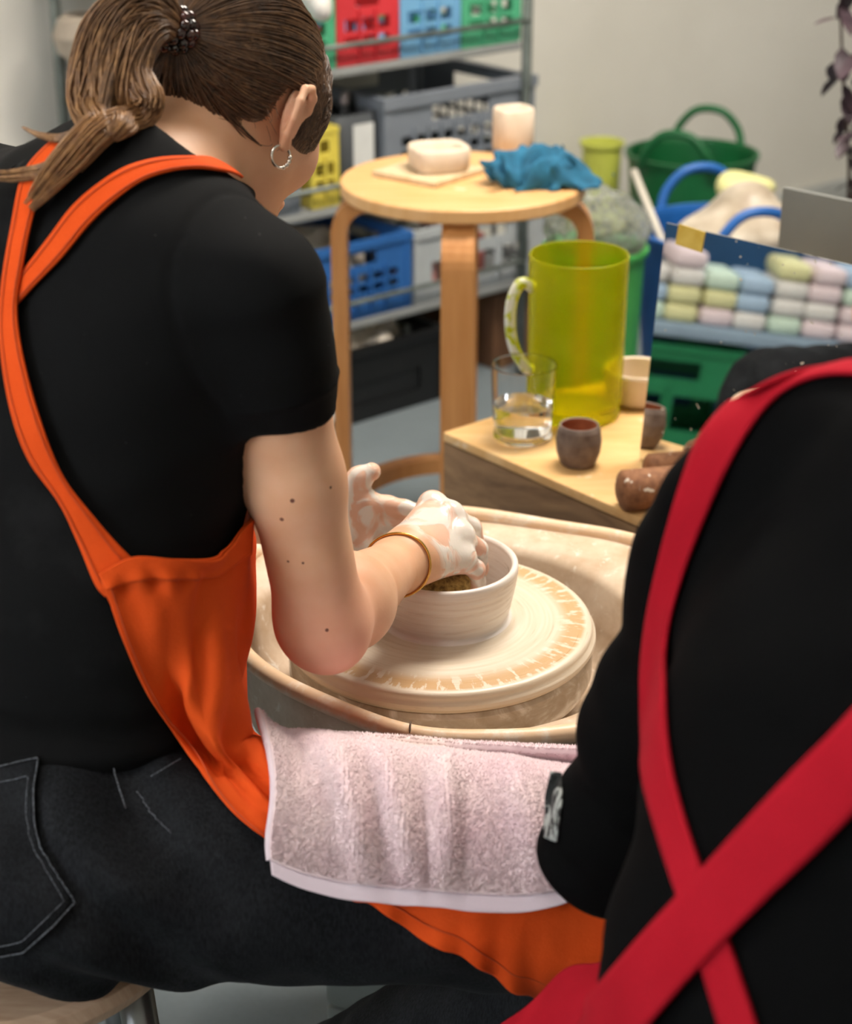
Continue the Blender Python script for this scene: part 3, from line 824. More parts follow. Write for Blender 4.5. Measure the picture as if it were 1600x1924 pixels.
# gathered folds running down the side panel
uu, vv2 = np.meshgrid(np.linspace(0, 1, 90), np.linspace(0, 1, 70), indexing='ij')
du = np.gradient(g, axis=0); dv = np.gradient(g, axis=1); nn = np.cross(dv, du); nn /= np.linalg.norm(nn, axis=2, keepdims=True)
if nn[40, 20] @ (CAM - g[40, 20]) < 0: nn = -nn
amp = 0.0095 * np.sin(np.pi * np.clip(uu * 1.1 - 0.08, 0, 1)) * np.clip(vv2 * 6, 0, 1)
fold = np.sin(vv2 * 23 + 3.5 * uu + 1.6 * np.sin(uu * 6)) * 0.55 + np.sin(vv2 * 11 - uu * 7) * 0.6 + 0.35 * np.sin(vv2 * 41 + uu * 10)
crush = 0.004 * np.exp(-((uu - 0.12) / 0.035) ** 2) * np.sin(vv2 * 60)
g = g + nn * (amp * fold + crush)[..., None]
def push_out(g, nn, fns, gap):
    sh_ = g.shape
    for _ in range(2):
        p_ = g.reshape(-1, 3).astype(np.float32)
        d_ = np.minimum.reduce([fn(p_) for fn in fns]).reshape(sh_[:2])
        g = g + nn * np.clip(gap - d_, 0, 0.05)[..., None]
    return g
g = smooth_grid(push_out(g, nn, (jeans_sdf, shirt_sdf), 0.006), 1)
apron = mesh_obj('apron', *sheet(g, 0.0022), OR, person, label='orange canvas apron with crossed straps')
# band stitched along the upper edge and seam at the hip edge
seamg = g[:, 2] + nn[:, 2] * 0.0022
mesh_obj('stitching', *tube(seamg[4:], 0.0006, 5), plain('orange_thread', '#b8420f', 0.8), apron)
seamg = g[10, 2:50] + nn[10, 2:50] * 0.0022
mesh_obj('stitching', *tube(seamg, 0.0007, 5), MATS['orange_thread'], apron)
mesh_obj('waistband', *sheet(smooth_grid(g[0:11, :46] + nn[0:11, :46] * 0.0032, 1), 0.002), OR, apron)
# skirt over the right thigh
hem = poly([(505, 1582), (600, 1640), (670, 1690), (760, 1732), (850, 1778), (930, 1818), (1012, 1858), (1120, 1915), (1210, 1960)], 44)
top = poly([(500, 1470), (640, 1455), (800, 1452), (900, 1455), (1000, 1460), (1120, 1465), (1230, 1470)], 44)
sk = ray_grid(bj, hem, top, 30, 0.009)
for i in range(44):                        # below the thigh the cloth hangs free
    for j in range(30):
        if sk[i, j, 1] > 1.30: sk[i, j] = P(*(hem[i] + (top[i] - hem[i]) * j / 29), 1.085)
sk = smooth_grid(sk, 3)
sg = np.linspace(0, 1, 44)[:, None]; sj = np.linspace(0, 1, sk.shape[1])[None]
sk[..., 2] += 0.003 * np.sin(sg * 26 + sj * 5) * np.exp(-sj * 2) + 0.002 * np.sin(sg * 9 - sj * 12)
sk[..., 1] -= 0.003 * np.sin(sg * 60) * np.exp(-sj * 8)
skg = grid_spline(sk[::2, ::2], 90, 60)
skirt = mesh_obj('apron_skirt', *sheet(skg, 0.0022), OR, apron)
mesh_obj('stitching', *tube(skg[:, 5] + np.array([0, -0.0014, 0.0012]), 0.0006, 5), MATS['orange_thread'], apron)
# straps
def strap(name, L, R, off, mat, parent, bvh, n=60, w=7, th=0.0022, it=3, bulge=0.0, over=None):
    Ls = catmull([(*p, 0) for p in L], n)[:, :2]; Rs = catmull([(*p, 0) for p in R], n)[:, :2]
    gg = smooth_grid(ray_grid(bvh, Ls, Rs, w, off, bulge), it)
    if over is not None:                       # runs on over the shoulder to the front
        ov = np.asarray(over, float); ext = [gg[0] + ov * s_ + np.array([0, 0, -0.9 * s_ * s_ / 0.10]) for s_ in (0.10, 0.08, 0.06, 0.04, 0.02)]
        gg = np.concatenate([np.array(ext), gg], axis=0)
    o = mesh_obj(name, *sheet(gg, th), mat, parent)
    return o, gg
bsb = bvh_of(shirt, body)
s1, g1 = strap('shoulder_strap', [(108, 283), (58, 340), (36, 440), (20, 540), (18, 640), (32, 750), (65, 860), (120, 945), (150, 1020), (178, 1095), (196, 1118)],
      [(158, 266), (102, 320), (78, 405), (58, 500), (47, 580), (62, 690), (92, 800), (128, 895), (178, 965), (218, 1020), (246, 1052)], 0.0085, OR, apron, bsb, 80, 7, bulge=0.001, over=wf)
s2, g2 = strap('shoulder_strap', [(445, 332), (400, 308), (340, 303), (280, 308), (220, 330), (150, 385), (100, 450), (52, 512), (0, 572), (-80, 660), (-180, 770), (-280, 900)],
      [(440, 336), (385, 326), (330, 328), (270, 346), (215, 386), (168, 432), (122, 488), (66, 546), (8, 612), (-70, 702), (-170, 815), (-270, 945)], 0.0045, OR, apron, bsb, 90, 7, bulge=0.001)
for gg in (g1, g2): 
    for k in (0, -1):
        q = gg[:, 1 if k == 0 else -2] + np.array([0, -0.0019, 0.0007]); 
        mesh_obj('stitching', *tube(q, 0.0005, 4), MATS['orange_thread'], apron)
# inner side of the bib, seen between arm and chest
bib = [[P(383, 1040, 1.165), P(430, 1010, 1.20), P(466, 955, 1.235)], [P(382, 985, 1.20), P(425, 950, 1.23), P(463, 900, 1.26)], [P(400, 940, 1.24), P(440, 900, 1.27), P(470, 840, 1.30)]]
mesh_obj('bib', *sheet(grid_spline(bib, 14, 14), 0.002), OR, apron)

# ---- hair
n = newmat('hair_brown', srgb('#4a3322'), 0.42, **{'Specular IOR Level': 0.55})
tip = n.attr('tip')
sn = n.noise(1.0, 3, 0.6, vec=n.mapping((160, 160, 160)))
dark = n.ramp(sn, [(0.3, srgb('#2a1c13')), (0.7, srgb('#5a402c'))])
lite = n.ramp(sn, [(0.3, srgb('#7a5130')), (0.7, srgb('#b88856'))])
n.color(n.mix(tip, dark, lite))
n.b.inputs['Anisotropic'].default_value = 0.4
HRAD = np.array([0.071, 0.089, 0.080]) + np.array([0.0055, 0.010, 0.010]); HCEN = np.array([0, -0.012, 0.028])
def hairline(q):
    "positive inside the hair"
    back = q[:, 2] + 0.016 - 0.42 * np.minimum(q[:, 1] + 0.0, 0) * 0.35 - 0.02 * np.exp(-((q[:, 1] + 0.005) / 0.016) ** 2)
    front = 0.066 + 0.32 * (q[:, 2] - 0.02) - q[:, 1]
    burn = np.minimum(np.minimum(q[:, 2] + 0.045, 0.048 - q[:, 1]), q[:, 1] - 0.010)
    hl_ = np.maximum(np.minimum(back, front), np.minimum(burn, front))
    ear = (np.sqrt(((q[:, 1] + 0.006) / 0.017) ** 2 + ((q[:, 2] + 0.004) / 0.030) ** 2) - 1) * 0.017
    return np.where(np.abs(q[:, 0]) > 0.045, np.minimum(hl_, ear), hl_)
def hair_sdf(p):
    q = ((p - HC.astype(np.float32)) @ HM.T.astype(np.float32)) / HS
    d = ell(q, HCEN, HRAD)
    d = smin(d, ell(q, (0, 0.035, 0.010), (0.067, 0.058, 0.076)), 0.03)
    d = smax(d, -hairline(q), 0.008)
    return d * HS + 0.0008 * hash_noise(p, 260, 5)
v, f = sdf_mesh(hair_sdf, HC - 0.14, HC + 0.14, 0.003)
hair = mesh_obj('hair', v, f, MATS['hair_brown'], person, label='brown hair tied in a ponytail')
attr(hair, 'tip', np.full(len(v), 0.08))
bh = bvh_of(hair)
clip3, clipn = hit(bh, 338, 66, 0.004)
rs = np.random.RandomState(11)
def strands_mesh(S, rad, tips):
    "S (k,n,3) polylines -> three sided tubes"
    S = np.asarray(S); k, m = S.shape[:2]
    T = np.gradient(S, axis=1); T /= np.linalg.norm(T, axis=2, keepdims=True) + 1e-9
    up = np.array([0.3, -0.2, 0.93]); A = np.cross(T, up); A /= np.linalg.norm(A, axis=2, keepdims=True) + 1e-9; Bv = np.cross(T, A)
    prof = np.ones(m); prof[-2:] = (0.7, 0.25); prof[0] = 0.5
    r = (rad[:, None] * prof)[..., None]
    ring_ = np.stack([S + r * (math.cos(a) * A + math.sin(a) * Bv) for a in (0, 2.094, 4.189)], 2)    # k,m,3,3
    V = ring_.reshape(-1, 3)
    idx = np.arange(k * m * 3).reshape(k, m, 3)
    Fs = []
    for a in range(3):
        b = (a + 1) % 3
        Fs.append(np.stack([idx[:, :-1, a], idx[:, :-1, b], idx[:, 1:, b], idx[:, 1:, a]], -1).reshape(-1, 4))
    return V, np.concatenate(Fs), np.repeat(tips.reshape(-1), 3)
def to_head(p): return (np.asarray(p) - HC) @ HM.T / HS
qc = to_head(clip3); ce = (qc - HCEN); ce_dir = ce / np.linalg.norm(ce)
S = []; TP = []
cnt = 0
while cnt < 3400:
    d = rs.normal(size=3); d /= np.linalg.norm(d)
    q = HCEN + d / np.linalg.norm(d / HRAD)
    hl = hairline(q[None])[0]
    if hl < -0.002: continue
    if hl > 0.02 and rs.rand() < 0.45: continue
    w = math.acos(np.clip(d @ ce_dir, -1, 1))
    if w < 0.25: continue
    t = np.linspace(0, 1, 16)[:, None]
    dirs = (np.sin((1 - t) * w) * d + np.sin(t * w) * ce_dir) / math.sin(w)
    side = np.cross(d, ce_dir); side /= np.linalg.norm(side)
    dirs = dirs + side * (0.02 * np.sin(t * math.pi * rs.uniform(1, 2.2) + rs.uniform(0, 6)) * np.sin(math.pi * t)) - np.array([0, 0, 1]) * 0.10 * np.sin(math.pi * t) * (d[2] < 0.3)
    dirs /= np.linalg.norm(dirs, axis=1, keepdims=True)
    rad_ = 1 / np.linalg.norm(dirs / HRAD, axis=1, keepdims=True)
    lift = (rs.uniform(0.0, 0.0022) + 0.003 * np.sin(math.pi * t) * rs.rand() ** 4) * np.ones_like(t)
    lift += 0.006 * np.exp(-((t - 1) / 0.12) ** 2)
    if hl < 0.006: lift[0:2] -= 0.004 * (1 - hl / 0.006)
    qq = HCEN + dirs * (rad_ + lift)
    if np.any((np.abs(qq[:, 0]) > 0.05) & (((qq[:, 1] + 0.006) / 0.015) ** 2 + ((qq[:, 2] + 0.004) / 0.028) ** 2 < 1)): continue
    S.append(HC + HS * (qq @ HM)); TP.append(np.full(16, 0.05 + 0.28 * rs.rand() ** 3)); cnt += 1
V1, F1, T1 = strands_mesh(np.array(S), rs.uniform(0.0004, 0.0008, len(S)), np.array(TP))
# temple hair hanging in front of the right ear
S = []; TP = []
for _ in range(420):
    y0 = rs.uniform(-0.002, 0.075); z0 = rs.uniform(0.035, 0.075); y1 = 0.012 + 0.042 * rs.rand(); z1 = -0.044 + 0.07 * rs.rand() ** 1.5
    pts = []
    for t in np.linspace(0, 1, 16):
        yy = y0 + (y1 - y0) * t + 0.006 * math.sin(3 * t + y0 * 90); zz_ = z0 + (z1 - z0) * t
        r_ = bh.ray_cast(Vector(hp(0.2, yy, zz_)), Vector(-hr))
        if r_[0] is None: break
        pts.append(np.array(r_[0]) + hr * 0.0012 * rs.rand())
    if len(pts) > 6: S.append(catmull(pts, 16)); TP.append(np.full(16, 0.05 + 0.2 * rs.rand() ** 2))
V4, F4, T4 = strands_mesh(np.array(S), rs.uniform(0.0004, 0.0008, len(S)), np.array(TP))
# ponytail: guides from the clip, resting on the shirt
def tail_pt(x, y, Y=None, off=0.014):
    if Y is not None: return P(x, y, Y)
    r_ = hit(bsb, x, y, off); return r_[0] if r_ else P(x, y, 1.30)
cY = clip3[1]
GUIDES = [
 ([P(334, 58, cY - .006), P(300, 16, cY - .018), P(252, 14, cY - .030), P(204, 55, cY - .042), P(180, 130, cY - .052), P(172, 200, cY - .060), tail_pt(196, 262), tail_pt(215, 285)], [.008, .013, .017, .019, .019, .017, .012, .005], 330, 0.45),
 ([P(334, 60, cY - .008), P(300, 34, cY - .022), P(262, 50, cY - .034), P(234, 105, cY - .048), P(222, 170, cY - .058), P(226, 226, cY - .062), tail_pt(232, 262), tail_pt(215, 285)], [.008, .012, .015, .017, .017, .015, .010, .004], 260, 0.55),
 ([P(336, 64, cY - .010), P(304, 52, cY - .026), P(272, 80, cY - .040), P(254, 130, cY - .052), P(268, 168, cY - .060), P(282, 190, cY - .064), P(258, 222, cY - .066), tail_pt(205, 268), tail_pt(140, 330), tail_pt(76, 405)], [.007, .010, .011, .012, .012, .011, .011, .011, .011, .006], 240, 0.75),
 ([P(334, 56, cY - .006), P(292, 24, cY - .020), P(236, 34, cY - .036), P(202, 92, cY - .050), P(196, 170, cY - .060), P(204, 226, cY - .066), tail_pt(190, 272), tail_pt(130, 335), tail_pt(84, 392)], [.007, .011, .013, .014, .014, .013, .012, .010, .005], 240, 0.65),
 ([P(270, 40, cY - .03), P(215, 120, cY - .06), tail_pt(196, 250), tail_pt(140, 284), tail_pt(100, 283), tail_pt(64, 268)], [.004, .004, .004, .003, .002, .001], 26, 0.4),
 ([P(250, 60, cY - .04), P(205, 160, cY - .065), tail_pt(190, 265), tail_pt(120, 330), tail_pt(60, 348), tail_pt(-5, 352)], [.004, .005, .005, .005, .005, .004], 40, 0.5)]
S = []; TP = []
for pts, rad_, cntg, tipv in GUIDES:
    c = catmull(pts, 26); rr_ = catmull([(x, 0, 0) for x in rad_], 26)[:, 0]
    T = np.gradient(c, axis=0); T /= np.linalg.norm(T, axis=1, keepdims=True)
    A = np.cross(T, [0.2, -0.9, 0.3]); A /= np.linalg.norm(A, axis=1, keepdims=True); Bv = np.cross(T, A)
    for _ in range(cntg):
        a0 = rs.uniform(0, 6.283); rd = math.sqrt(rs.rand()); tw = rs.uniform(-0.6, 0.6)
        a = a0 + tw * np.linspace(0, 1, 26) + 0.25 * np.sin(np.linspace(0, 9, 26) + rs.uniform(0, 6))
        s = c + (rr_ * rd)[:, None] * (np.cos(a)[:, None] * A + np.sin(a)[:, None] * Bv * 0.75)
        cut = rs.randint(20, 27); s = catmull(s[:cut], 26) if cut < 26 else s
        S.append(s); TP.append(np.clip(np.linspace(0.12, tipv + 0.25, 26) + rs.uniform(-.12, .12), 0, 1))
V2, F2, T2 = strands_mesh(np.array(S), rs.uniform(0.0006, 0.0011, len(S)), np.array(TP))
# fine loose hairs at the nape and temple
S = []; TP = []
for _ in range(90):
    y_ = rs.uniform(-0.085, 0.05); side = 1 if rs.rand() < 0.8 else -1
    d = np.array([side * rs.uniform(0.3, 1), y_ / 0.09, -0.25 - rs.rand() * 0.15]); d /= np.linalg.norm(d)
    q = HCEN + d / np.linalg.norm(d / (HRAD - 0.006))
    if abs(hairline(q[None])[0]) > 0.012: continue
    t = np.linspace(0, 1, 16)[:, None]; L = rs.uniform(0.015, 0.045)
    dirv = np.array([side * 0.3, rs.uniform(-0.6, 0.5), -0.6]); curl = rs.uniform(-0.4, 0.4)
    s = q + dirv * L * t + np.array([side * 0.4, 0, 0]) * 0.01 * np.sin(t * 3) + np.array([0, curl, 0.2]) * L * t ** 2
    S.append(HC + HS * (s @ HM)); TP.append(np.full(16, 0.35))
V3, F3, T3 = strands_mesh(np.array(S), np.full(len(S), 0.00022), np.array(TP))
for VV, FF, TT, nm in ((np.vstack([V1, V3, V4]), np.vstack([F1, F3 + len(V1), F4 + len(V1) + len(V3)]), np.r_[T1, T3, T4], 'hair_strands'), (V2, F2, T2, 'ponytail')):
    o = mesh_obj(nm, VV, FF, MATS['hair_brown'], hair, kind='stuff'); attr(o, 'tip', TT)
# beaded hair clip
n = newmat('clip_bead', srgb('#24100c'), 0.12, **{'Coat Weight': 0.6}); n.color(n.ramp(n.noise(70, 3), [(0.4, srgb('#140b09')), (0.75, srgb('#5a1d14'))]))
clip = empty('hair_clip', clip3); adopt(clip, person)
cdir = nrm(P(300, 30, cY - .02) - clip3)
ca = nrm(np.cross(cdir, [0, -0.8, 0.5])); cb = np.cross(cdir, ca)
for row_, (rr_, of) in enumerate(((0.0125, 0.0), (0.0145, 0.008), (0.0125, 0.015))):
    for k in range(12):
        a = 2 * math.pi * (k + 0.5 * row_) / 12
        c = clip3 + cdir * (of - 0.002) + rr_ * (math.cos(a) * ca + math.sin(a) * cb)
        bm = bmesh.new(); bmesh.ops.create_uvsphere(bm, u_segments=10, v_segments=7, radius=0.0046, matrix=Matrix.Translation(Vector(c)))
        bm_obj('bead', bm, MATS['clip_bead'], clip, smooth=True)
# earring
ear_c = hp(0.0800, -0.008, -0.037)
n = newmat('silver', srgb('#d8d2c8'), 0.18, Metallic=1.0)
ea = nrm(hf * 1.0 + hr * 0.35); eb = nrm(hu)
ring_ = [ear_c + 0.0085 * (math.cos(t) * ea + math.sin(t) * eb) for t in np.linspace(0, 2 * math.pi, 40, endpoint=False)]
ering = mesh_obj('earring', *tube(ring_, 0.0011, 8, True), MATS['silver'], person, label='small silver hoop earring with beads')
for t in (-0.9, -0.5, -0.1, 0.3):
    c = ear_c + 0.0085 * (math.cos(t) * ea + math.sin(t) * eb)
    bm = bmesh.new(); bmesh.ops.create_uvsphere(bm, u_segments=8, v_segments=6, radius=0.0019, matrix=Matrix.Translation(Vector(c)))
    bm_obj('bead', bm, MATS['silver'], ering, smooth=True)
# bracelet round the right wrist
n = newmat('gold', srgb('#d9ae5e'), 0.25, Metallic=1.0)
bd = nrm(WRR - ELR); b0 = WRR - bd * 0.002
b1 = nrm(np.cross(bd, [0, 0, 1])); b2 = np.cross(b1, bd)
loop = []
for t in np.linspace(0, 2 * math.pi, 48, endpoint=False):
    dr = math.cos(t) * b1 + math.sin(t) * b2
    rr_ = 0.026
    for rtry in np.linspace(0.018, 0.04, 45):
        if body_sdf((b0 + dr * rtry)[None].astype(np.float32))[0] > 0.0012: rr_ = rtry; break
    loop.append(b0 + dr * rr_)
loop = np.array(loop); loop = 0.5 * loop + 0.25 * (np.roll(loop, 1, 0) + np.roll(loop, -1, 0))
mesh_obj('bracelet', *tube(loop, 0.0013, 8, True), MATS['gold'], person, label='thin gold bangle')

# ---- sponge in the hand
n = newmat('sponge', srgb('#a9853f'), 0.9)
sp_ = n.noise(160, 4, 0.7)
n.color(n.ramp(sp_, [(0.35, srgb('#6f5222')), (0.65, srgb('#c3a05a'))])); n.bump(sp_, 0.9, 0.003)
spc = P(836, 1098, 1.497)
v, f = sdf_mesh(lambda p: ell(p, spc, (0.025, 0.022, 0.019)) + 0.0015 * hash_noise(p, 300, 2), spc - 0.04, spc + 0.04, 0.0022)
mesh_obj('sponge', v, f, MATS['sponge'], label='brown yellow sponge held inside the clay bowl', cat='sponge')

# ---- towel on the lap
n = newmat('pink_terry', srgb('#dcc3c6'), 0.95, **{'Specular IOR Level': 0.05})
tn = n.noise(14, 4, 0.6); fz = n.noise(520, 3, 0.7)
tc = n.ramp(tn, [(0.32, srgb('#d9bec4')), (0.66, srgb('#e6d2d2'))])
st = n.ramp(n.noise(7, 3, 0.5), [(0.66, (0, 0, 0)), (0.74, (1, 1, 1))])
n.color(n.mix(n.math('MULTIPLY', st, 0.35), n.mix(n.math('MULTIPLY', fz, 0.2), tc, srgb('#cdaeb6')), srgb('#dcbfa4')))
n.bump(fz, 0.15, 0.001)
n = newmat('towel_hem', srgb('#d3c2c9'), 0.9); n.bump(n.noise(1.0, 2, vec=n.mapping((500, 900, 900))), 0.4, 0.0008)
vt_, ft_ = sdf_mesh(lambda p: jeans_core(p, 0.008), (-0.30, 0.95, 0.35), (0.36, 1.34, 0.72), 0.012)      # smooth thigh the towel rests on
bt = BVHTree.FromPolygons([Vector(x) for x in vt_], ft_.tolist())
lowE = poly([(512, 1640), (560, 1662), (650, 1680), (760, 1692), (880, 1700), (990, 1704), (1040, 1698), (1075, 1685), (1130, 1670)], 60)
uppE = poly([(466, 1384), (492, 1374), (540, 1372), (640, 1380), (760, 1384), (860, 1394), (960, 1398), (1040, 1402), (1120, 1406)], 60)
# left edge bows to the right in its middle
gt = []
for i in range(60):
    a = uppE[i]; b = lowE[i]; row = []
    for t in np.linspace(0, 1, 44):
        bow = 26 * math.sin(math.pi * min(1, t * 1.25)) ** 1.0 * math.exp(-i / 14.0) if t < 0.8 else 0
        px = a[0] + (b[0] - a[0]) * t + bow; py = a[1] + (b[1] - a[1]) * t
        h_ = hit(bt, px, py, 0.017 + 0.006 * math.exp(-i / 8.0)); row.append(h_[0] if h_ is not None and h_[0][1] < 1.29 else P(px, py, row[-1][1] if row else 1.19))
    gt.append(row)
gt = smooth_grid(np.array(gt), 12)
uu = np.linspace(0, 1, 60)[:, None]; tt = np.linspace(0, 1, 44)[None]
w = np.sin(np.pi * np.clip(tt, 0.02, 0.95))
bum = 0.006 * np.exp(-((uu - 0.20 - 0.10 * tt) / 0.045) ** 2) * w + 0.006 * np.exp(-((uu - 0.33 - 0.12 * tt) / 0.04) ** 2) * w + 0.006 * np.exp(-((uu - 0.54 + 0.02 * tt) / 0.03) ** 2) * w + 0.004 * np.exp(-((uu - 0.72 - 0.1 * tt) / 0.05) ** 2) * w - 0.008 * np.exp(-((uu - 0.09) / 0.05) ** 2) * np.exp(-((tt - 0.2) / 0.18) ** 2)
nrmT = np.array([0, -0.62, 0.78])
gt = gt + nrmT * (1.9 * bum)[..., None]
back = [gt[:, 0] + np.array([0, 0.009 * k, -0.011 * k]) for k in (3, 2, 1)]
gt = np.concatenate([np.stack(back, 1), gt], axis=1)
gs = grid_spline(gt[::2, ::2], 110, 90)
towel = empty('towel', gs[50, 60], 'pale pink terry towel laid across the lap', 'towel')
mesh_obj('terry_cloth', *sheet(gs[:, :83], 0.006), MATS['pink_terry'], towel)
mesh_obj('hem', *sheet(gs[:, 82:], 0.0035), MATS['towel_hem'], towel)
edge = gs[0, 6:83]; mesh_obj('side_hem', *tube(edge, 0.003, 8), MATS['towel_hem'], towel)
# pile
du = np.gradient(gs, axis=0); dv = np.gradient(gs, axis=1); nn = np.cross(du, dv); nn /= np.linalg.norm(nn, axis=2, keepdims=True)
if nn[50, 40] @ (CAM - gs[50, 40]) < 0: nn = -nn
K = 60000
iu = rs.uniform(0.5, 108.4, K); iv = rs.uniform(0, 81, K); a = iu.astype(int); b = iv.astype(int); fu = (iu - a)[:, None]; fv = (iv - b)[:, None]
pos = gs[a, b] * (1 - fu) * (1 - fv) + gs[a + 1, b] * fu * (1 - fv) + gs[a, b + 1] * (1 - fu) * fv + gs[a + 1, b + 1] * fu * fv
nv = nn[a, b] + rs.normal(size=(K, 3)) * 0.35; nv /= np.linalg.norm(nv, axis=1, keepdims=True)
base_ = pos + nn[a, b] * 0.0025
t1 = rs.normal(size=(K, 3)); t1 = np.cross(nv, t1); t1 /= np.linalg.norm(t1, axis=1, keepdims=True); t2 = np.cross(nv, t1)
ht = rs.uniform(0.0014, 0.0032, K)[:, None]; wd = 0.0006
Vt = np.stack([base_ + t1 * wd, base_ - 0.5 * t1 * wd + 0.87 * t2 * wd, base_ - 0.5 * t1 * wd - 0.87 * t2 * wd, base_ + nv * ht], 1).reshape(-1, 3)
ix = np.arange(K)[:, None] * 4
Ft = np.concatenate([ix + np.array([[0, 1, 3]]), ix + np.array([[1, 2, 3]]), ix + np.array([[2, 0, 3]])])
mesh_obj('pile', Vt, Ft, MATS['pink_terry'], towel, kind='stuff')

# ================================================================== second person, back to the camera
p2f = np.array([0.86, 0.51, 0.0]); p2r = np.array([0.51, -0.86, 0.0])
Q0 = np.array([0.215, 0.765, 0.50]); Q1 = np.array([0.235, 0.785, 0.66]); Q2 = np.array([0.275, 0.83, 0.80]); Q3 = np.array([0.325, 0.89, 0.915]); Q4 = np.array([0.42, 0.95, 0.985])
S2L = P(1362, 1075, 0.985); E2L = P(1152, 1590, 1.01); W2L = np.array([0.36, 1.20, 0.62])
S2R = np.array([0.45, 0.70, 0.86]); E2R = np.array([0.52, 0.72, 0.58]); W2R = np.array([0.66, 0.95, 0.60])
H2 = np.array([0.53, 1.0, 1.08])
def p2_torso(p, g=0.0):
    d = scaled_cone(p, Q0, Q1, 0.155 + g, 0.14 + g, p2f, 1.3)
    d = smin(d, scaled_cone(p, Q1, Q2, 0.14 + g, 0.148 + g, p2f, 1.3), 0.05)
    d = smin(d, scaled_cone(p, Q2, Q3, 0.148 + g, 0.12 + g, p2f, 1.25), 0.05)
    d = smin(d, cone(p, Q3, Q4, 0.10 + g, 0.065 + g), 0.05)
    d = smin(d, cone(p, S2L, Q3, 0.050 + g, 0.085 + g), 0.06)
    d = smin(d, cone(p, S2R, Q3, 0.055 + g, 0.085 + g), 0.06)
    d = smin(d, chain(p, [P(1640, 815, 0.93), P(1560, 812, 0.93), P(1450, 858, 0.945), P(1372, 955, 0.965), S2L], [0.024 + g, 0.025 + g, 0.029 + g, 0.034 + g, 0.042 + g], 0.02), 0.022)
    return d
def p2_arms(p, g=0.0):
    d = chain(p, [S2L, S2L * 0.5 + E2L * 0.5, E2L], [0.050 + g, 0.043 + g, 0.041 + g], 0.03)
    d = smin(d, chain(p, [E2L, W2L], [0.041 + g, 0.03 + g], 0.03), 0.02)
    d = smin(d, chain(p, [S2R, E2R, W2R], [0.055 + g, 0.043 + g, 0.03 + g], 0.03), 0.04)
    return d
def p2_legs(p, g=0.0):
    d = ell(p, Q0 + np.array([0, 0, -0.03]), (0.17 + g, 0.16 + g, 0.12 + g))
    for k in (1, -1):
        hip = Q0 + p2r * 0.09 * k + np.array([0, 0, -0.05]); kn = hip + nrm(p2f + p2r * 0.3 * k) * 0.42; an = kn + np.array([0.02, 0.02, -0.38])
        d = smin(d, chain(p, [hip, kn, an], [0.085 + g, 0.064 + g, 0.045 + g], 0.03), 0.05)
    return d
def p2_body(p):
    d = smin(p2_torso(p, -0.012), p2_arms(p, -0.012), 0.03)
    d = smin(d, p2_legs(p, -0.012), 0.03)
    d = smin(d, cone(p, Q4, H2 - np.array([0.02, 0.01, 0.03]), 0.055, 0.05), 0.03)
    hq = (p - H2.astype(np.float32)) @ np.stack([p2r, p2f, [0, 0, 1.0]]).astype(np.float32).T
    hd = ell(hq, (0, 0, 0.03), (0.073, 0.092, 0.085))
    hd = smin(hd, ell(hq, (0, 0.05, -0.05), (0.045, 0.04, 0.06)), 0.03)
    hd = smin(hd, cone(hq, (0, 0.088, 0.015), (0, 0.105, -0.02), 0.007, 0.011), 0.012)
    for s in (-1, 1): hd = smin(hd, ell(hq, (s * 0.074, 0.0, 0.0), (0.008, 0.018, 0.03)), 0.006)
    d = smin(d, hd, 0.02)
    for w, e in ((W2L, E2L), (W2R, E2R)):
        f_ = nrm(w - e); s_ = nrm(np.cross(f_, [0, 0, 1])); u_ = np.cross(s_, f_)
        h_ = cone(p, w, w + f_ * 0.07, 0.022, 0.02)
        for i, (o_, l_) in enumerate(((-.026, .07), (-.009, .082), (.009, .078), (.025, .062))):
            b_ = w + f_ * 0.07 + s_ * o_
            h_ = smin(h_, chain(p, [b_, b_ + f_ * l_ * 0.5 - u_ * 0.008, b_ + f_ * l_ * 0.8 - u_ * 0.03], [.0095, .0085, .007], 0.003), 0.006)
        h_ = smin(h_, chain(p, [w + f_ * 0.02 + s_ * 0.02, w + f_ * 0.06 + s_ * 0.045, w + f_ * 0.085 + s_ * 0.045], [.013, .011, .009], .004), 0.008)
        d = smin(d, h_, 0.01)
    return d
person2 = empty('person', (Q0[0], Q0[1], 0.0), 'person in black long-sleeved top and red apron, seen from behind', 'person')
n = newmat('skin_plain', srgb('#d9a888'), 0.5, **{'Subsurface Weight': 0.1, 'Subsurface Scale': 0.01}); n.bump(n.noise(300, 2), 0.1, 0.001)
v, f = sdf_mesh(p2_body, (0.0, 0.55, 0.02), (0.95, 1.45, 1.24), 0.005)
mesh_obj('body', v, f, MATS['skin_plain'], person2)
def top2(p):
    d = smin(p2_torso(p, 0.003), p2_arms(p, 0.003), 0.03)
    d = smax(d, 0.47 - p[:, 2], 0.004)
    for w, e in ((W2L, E2L), (W2R, E2R)):
        f_ = nrm(w - e); d = smax(d, np.where(np.sqrt(((p - w.astype(np.float32)) ** 2).sum(1)) < 0.12, (p - (w - f_ * 0.02).astype(np.float32)) @ f_.astype(np.float32), -1), 0.003)
    ax = nrm(E2L - S2L); t = (p - S2L.astype(np.float32)) @ ax.astype(np.float32)
    nl = np.exp(-((p - E2L.astype(np.float32)) ** 2).sum(1) / 0.02)
    d = d + 0.003 * hash_noise(p, 34, 31) + 0.0012 * hash_noise(p, 80, 32) + 0.003 * np.sin(t * 120 + 2 * hash_noise(p, 20, 33)) * nl
    return d
v, f = sdf_mesh(top2, (0.0, 0.55, 0.44), (0.85, 1.35, 1.06), 0.005)
n = newmat('black_knit', (0.0022, 0.0022, 0.0024), 0.9, **{'Specular IOR Level': 0.06}); n.bump(n.noise(700, 2), 0.3, 0.0008)
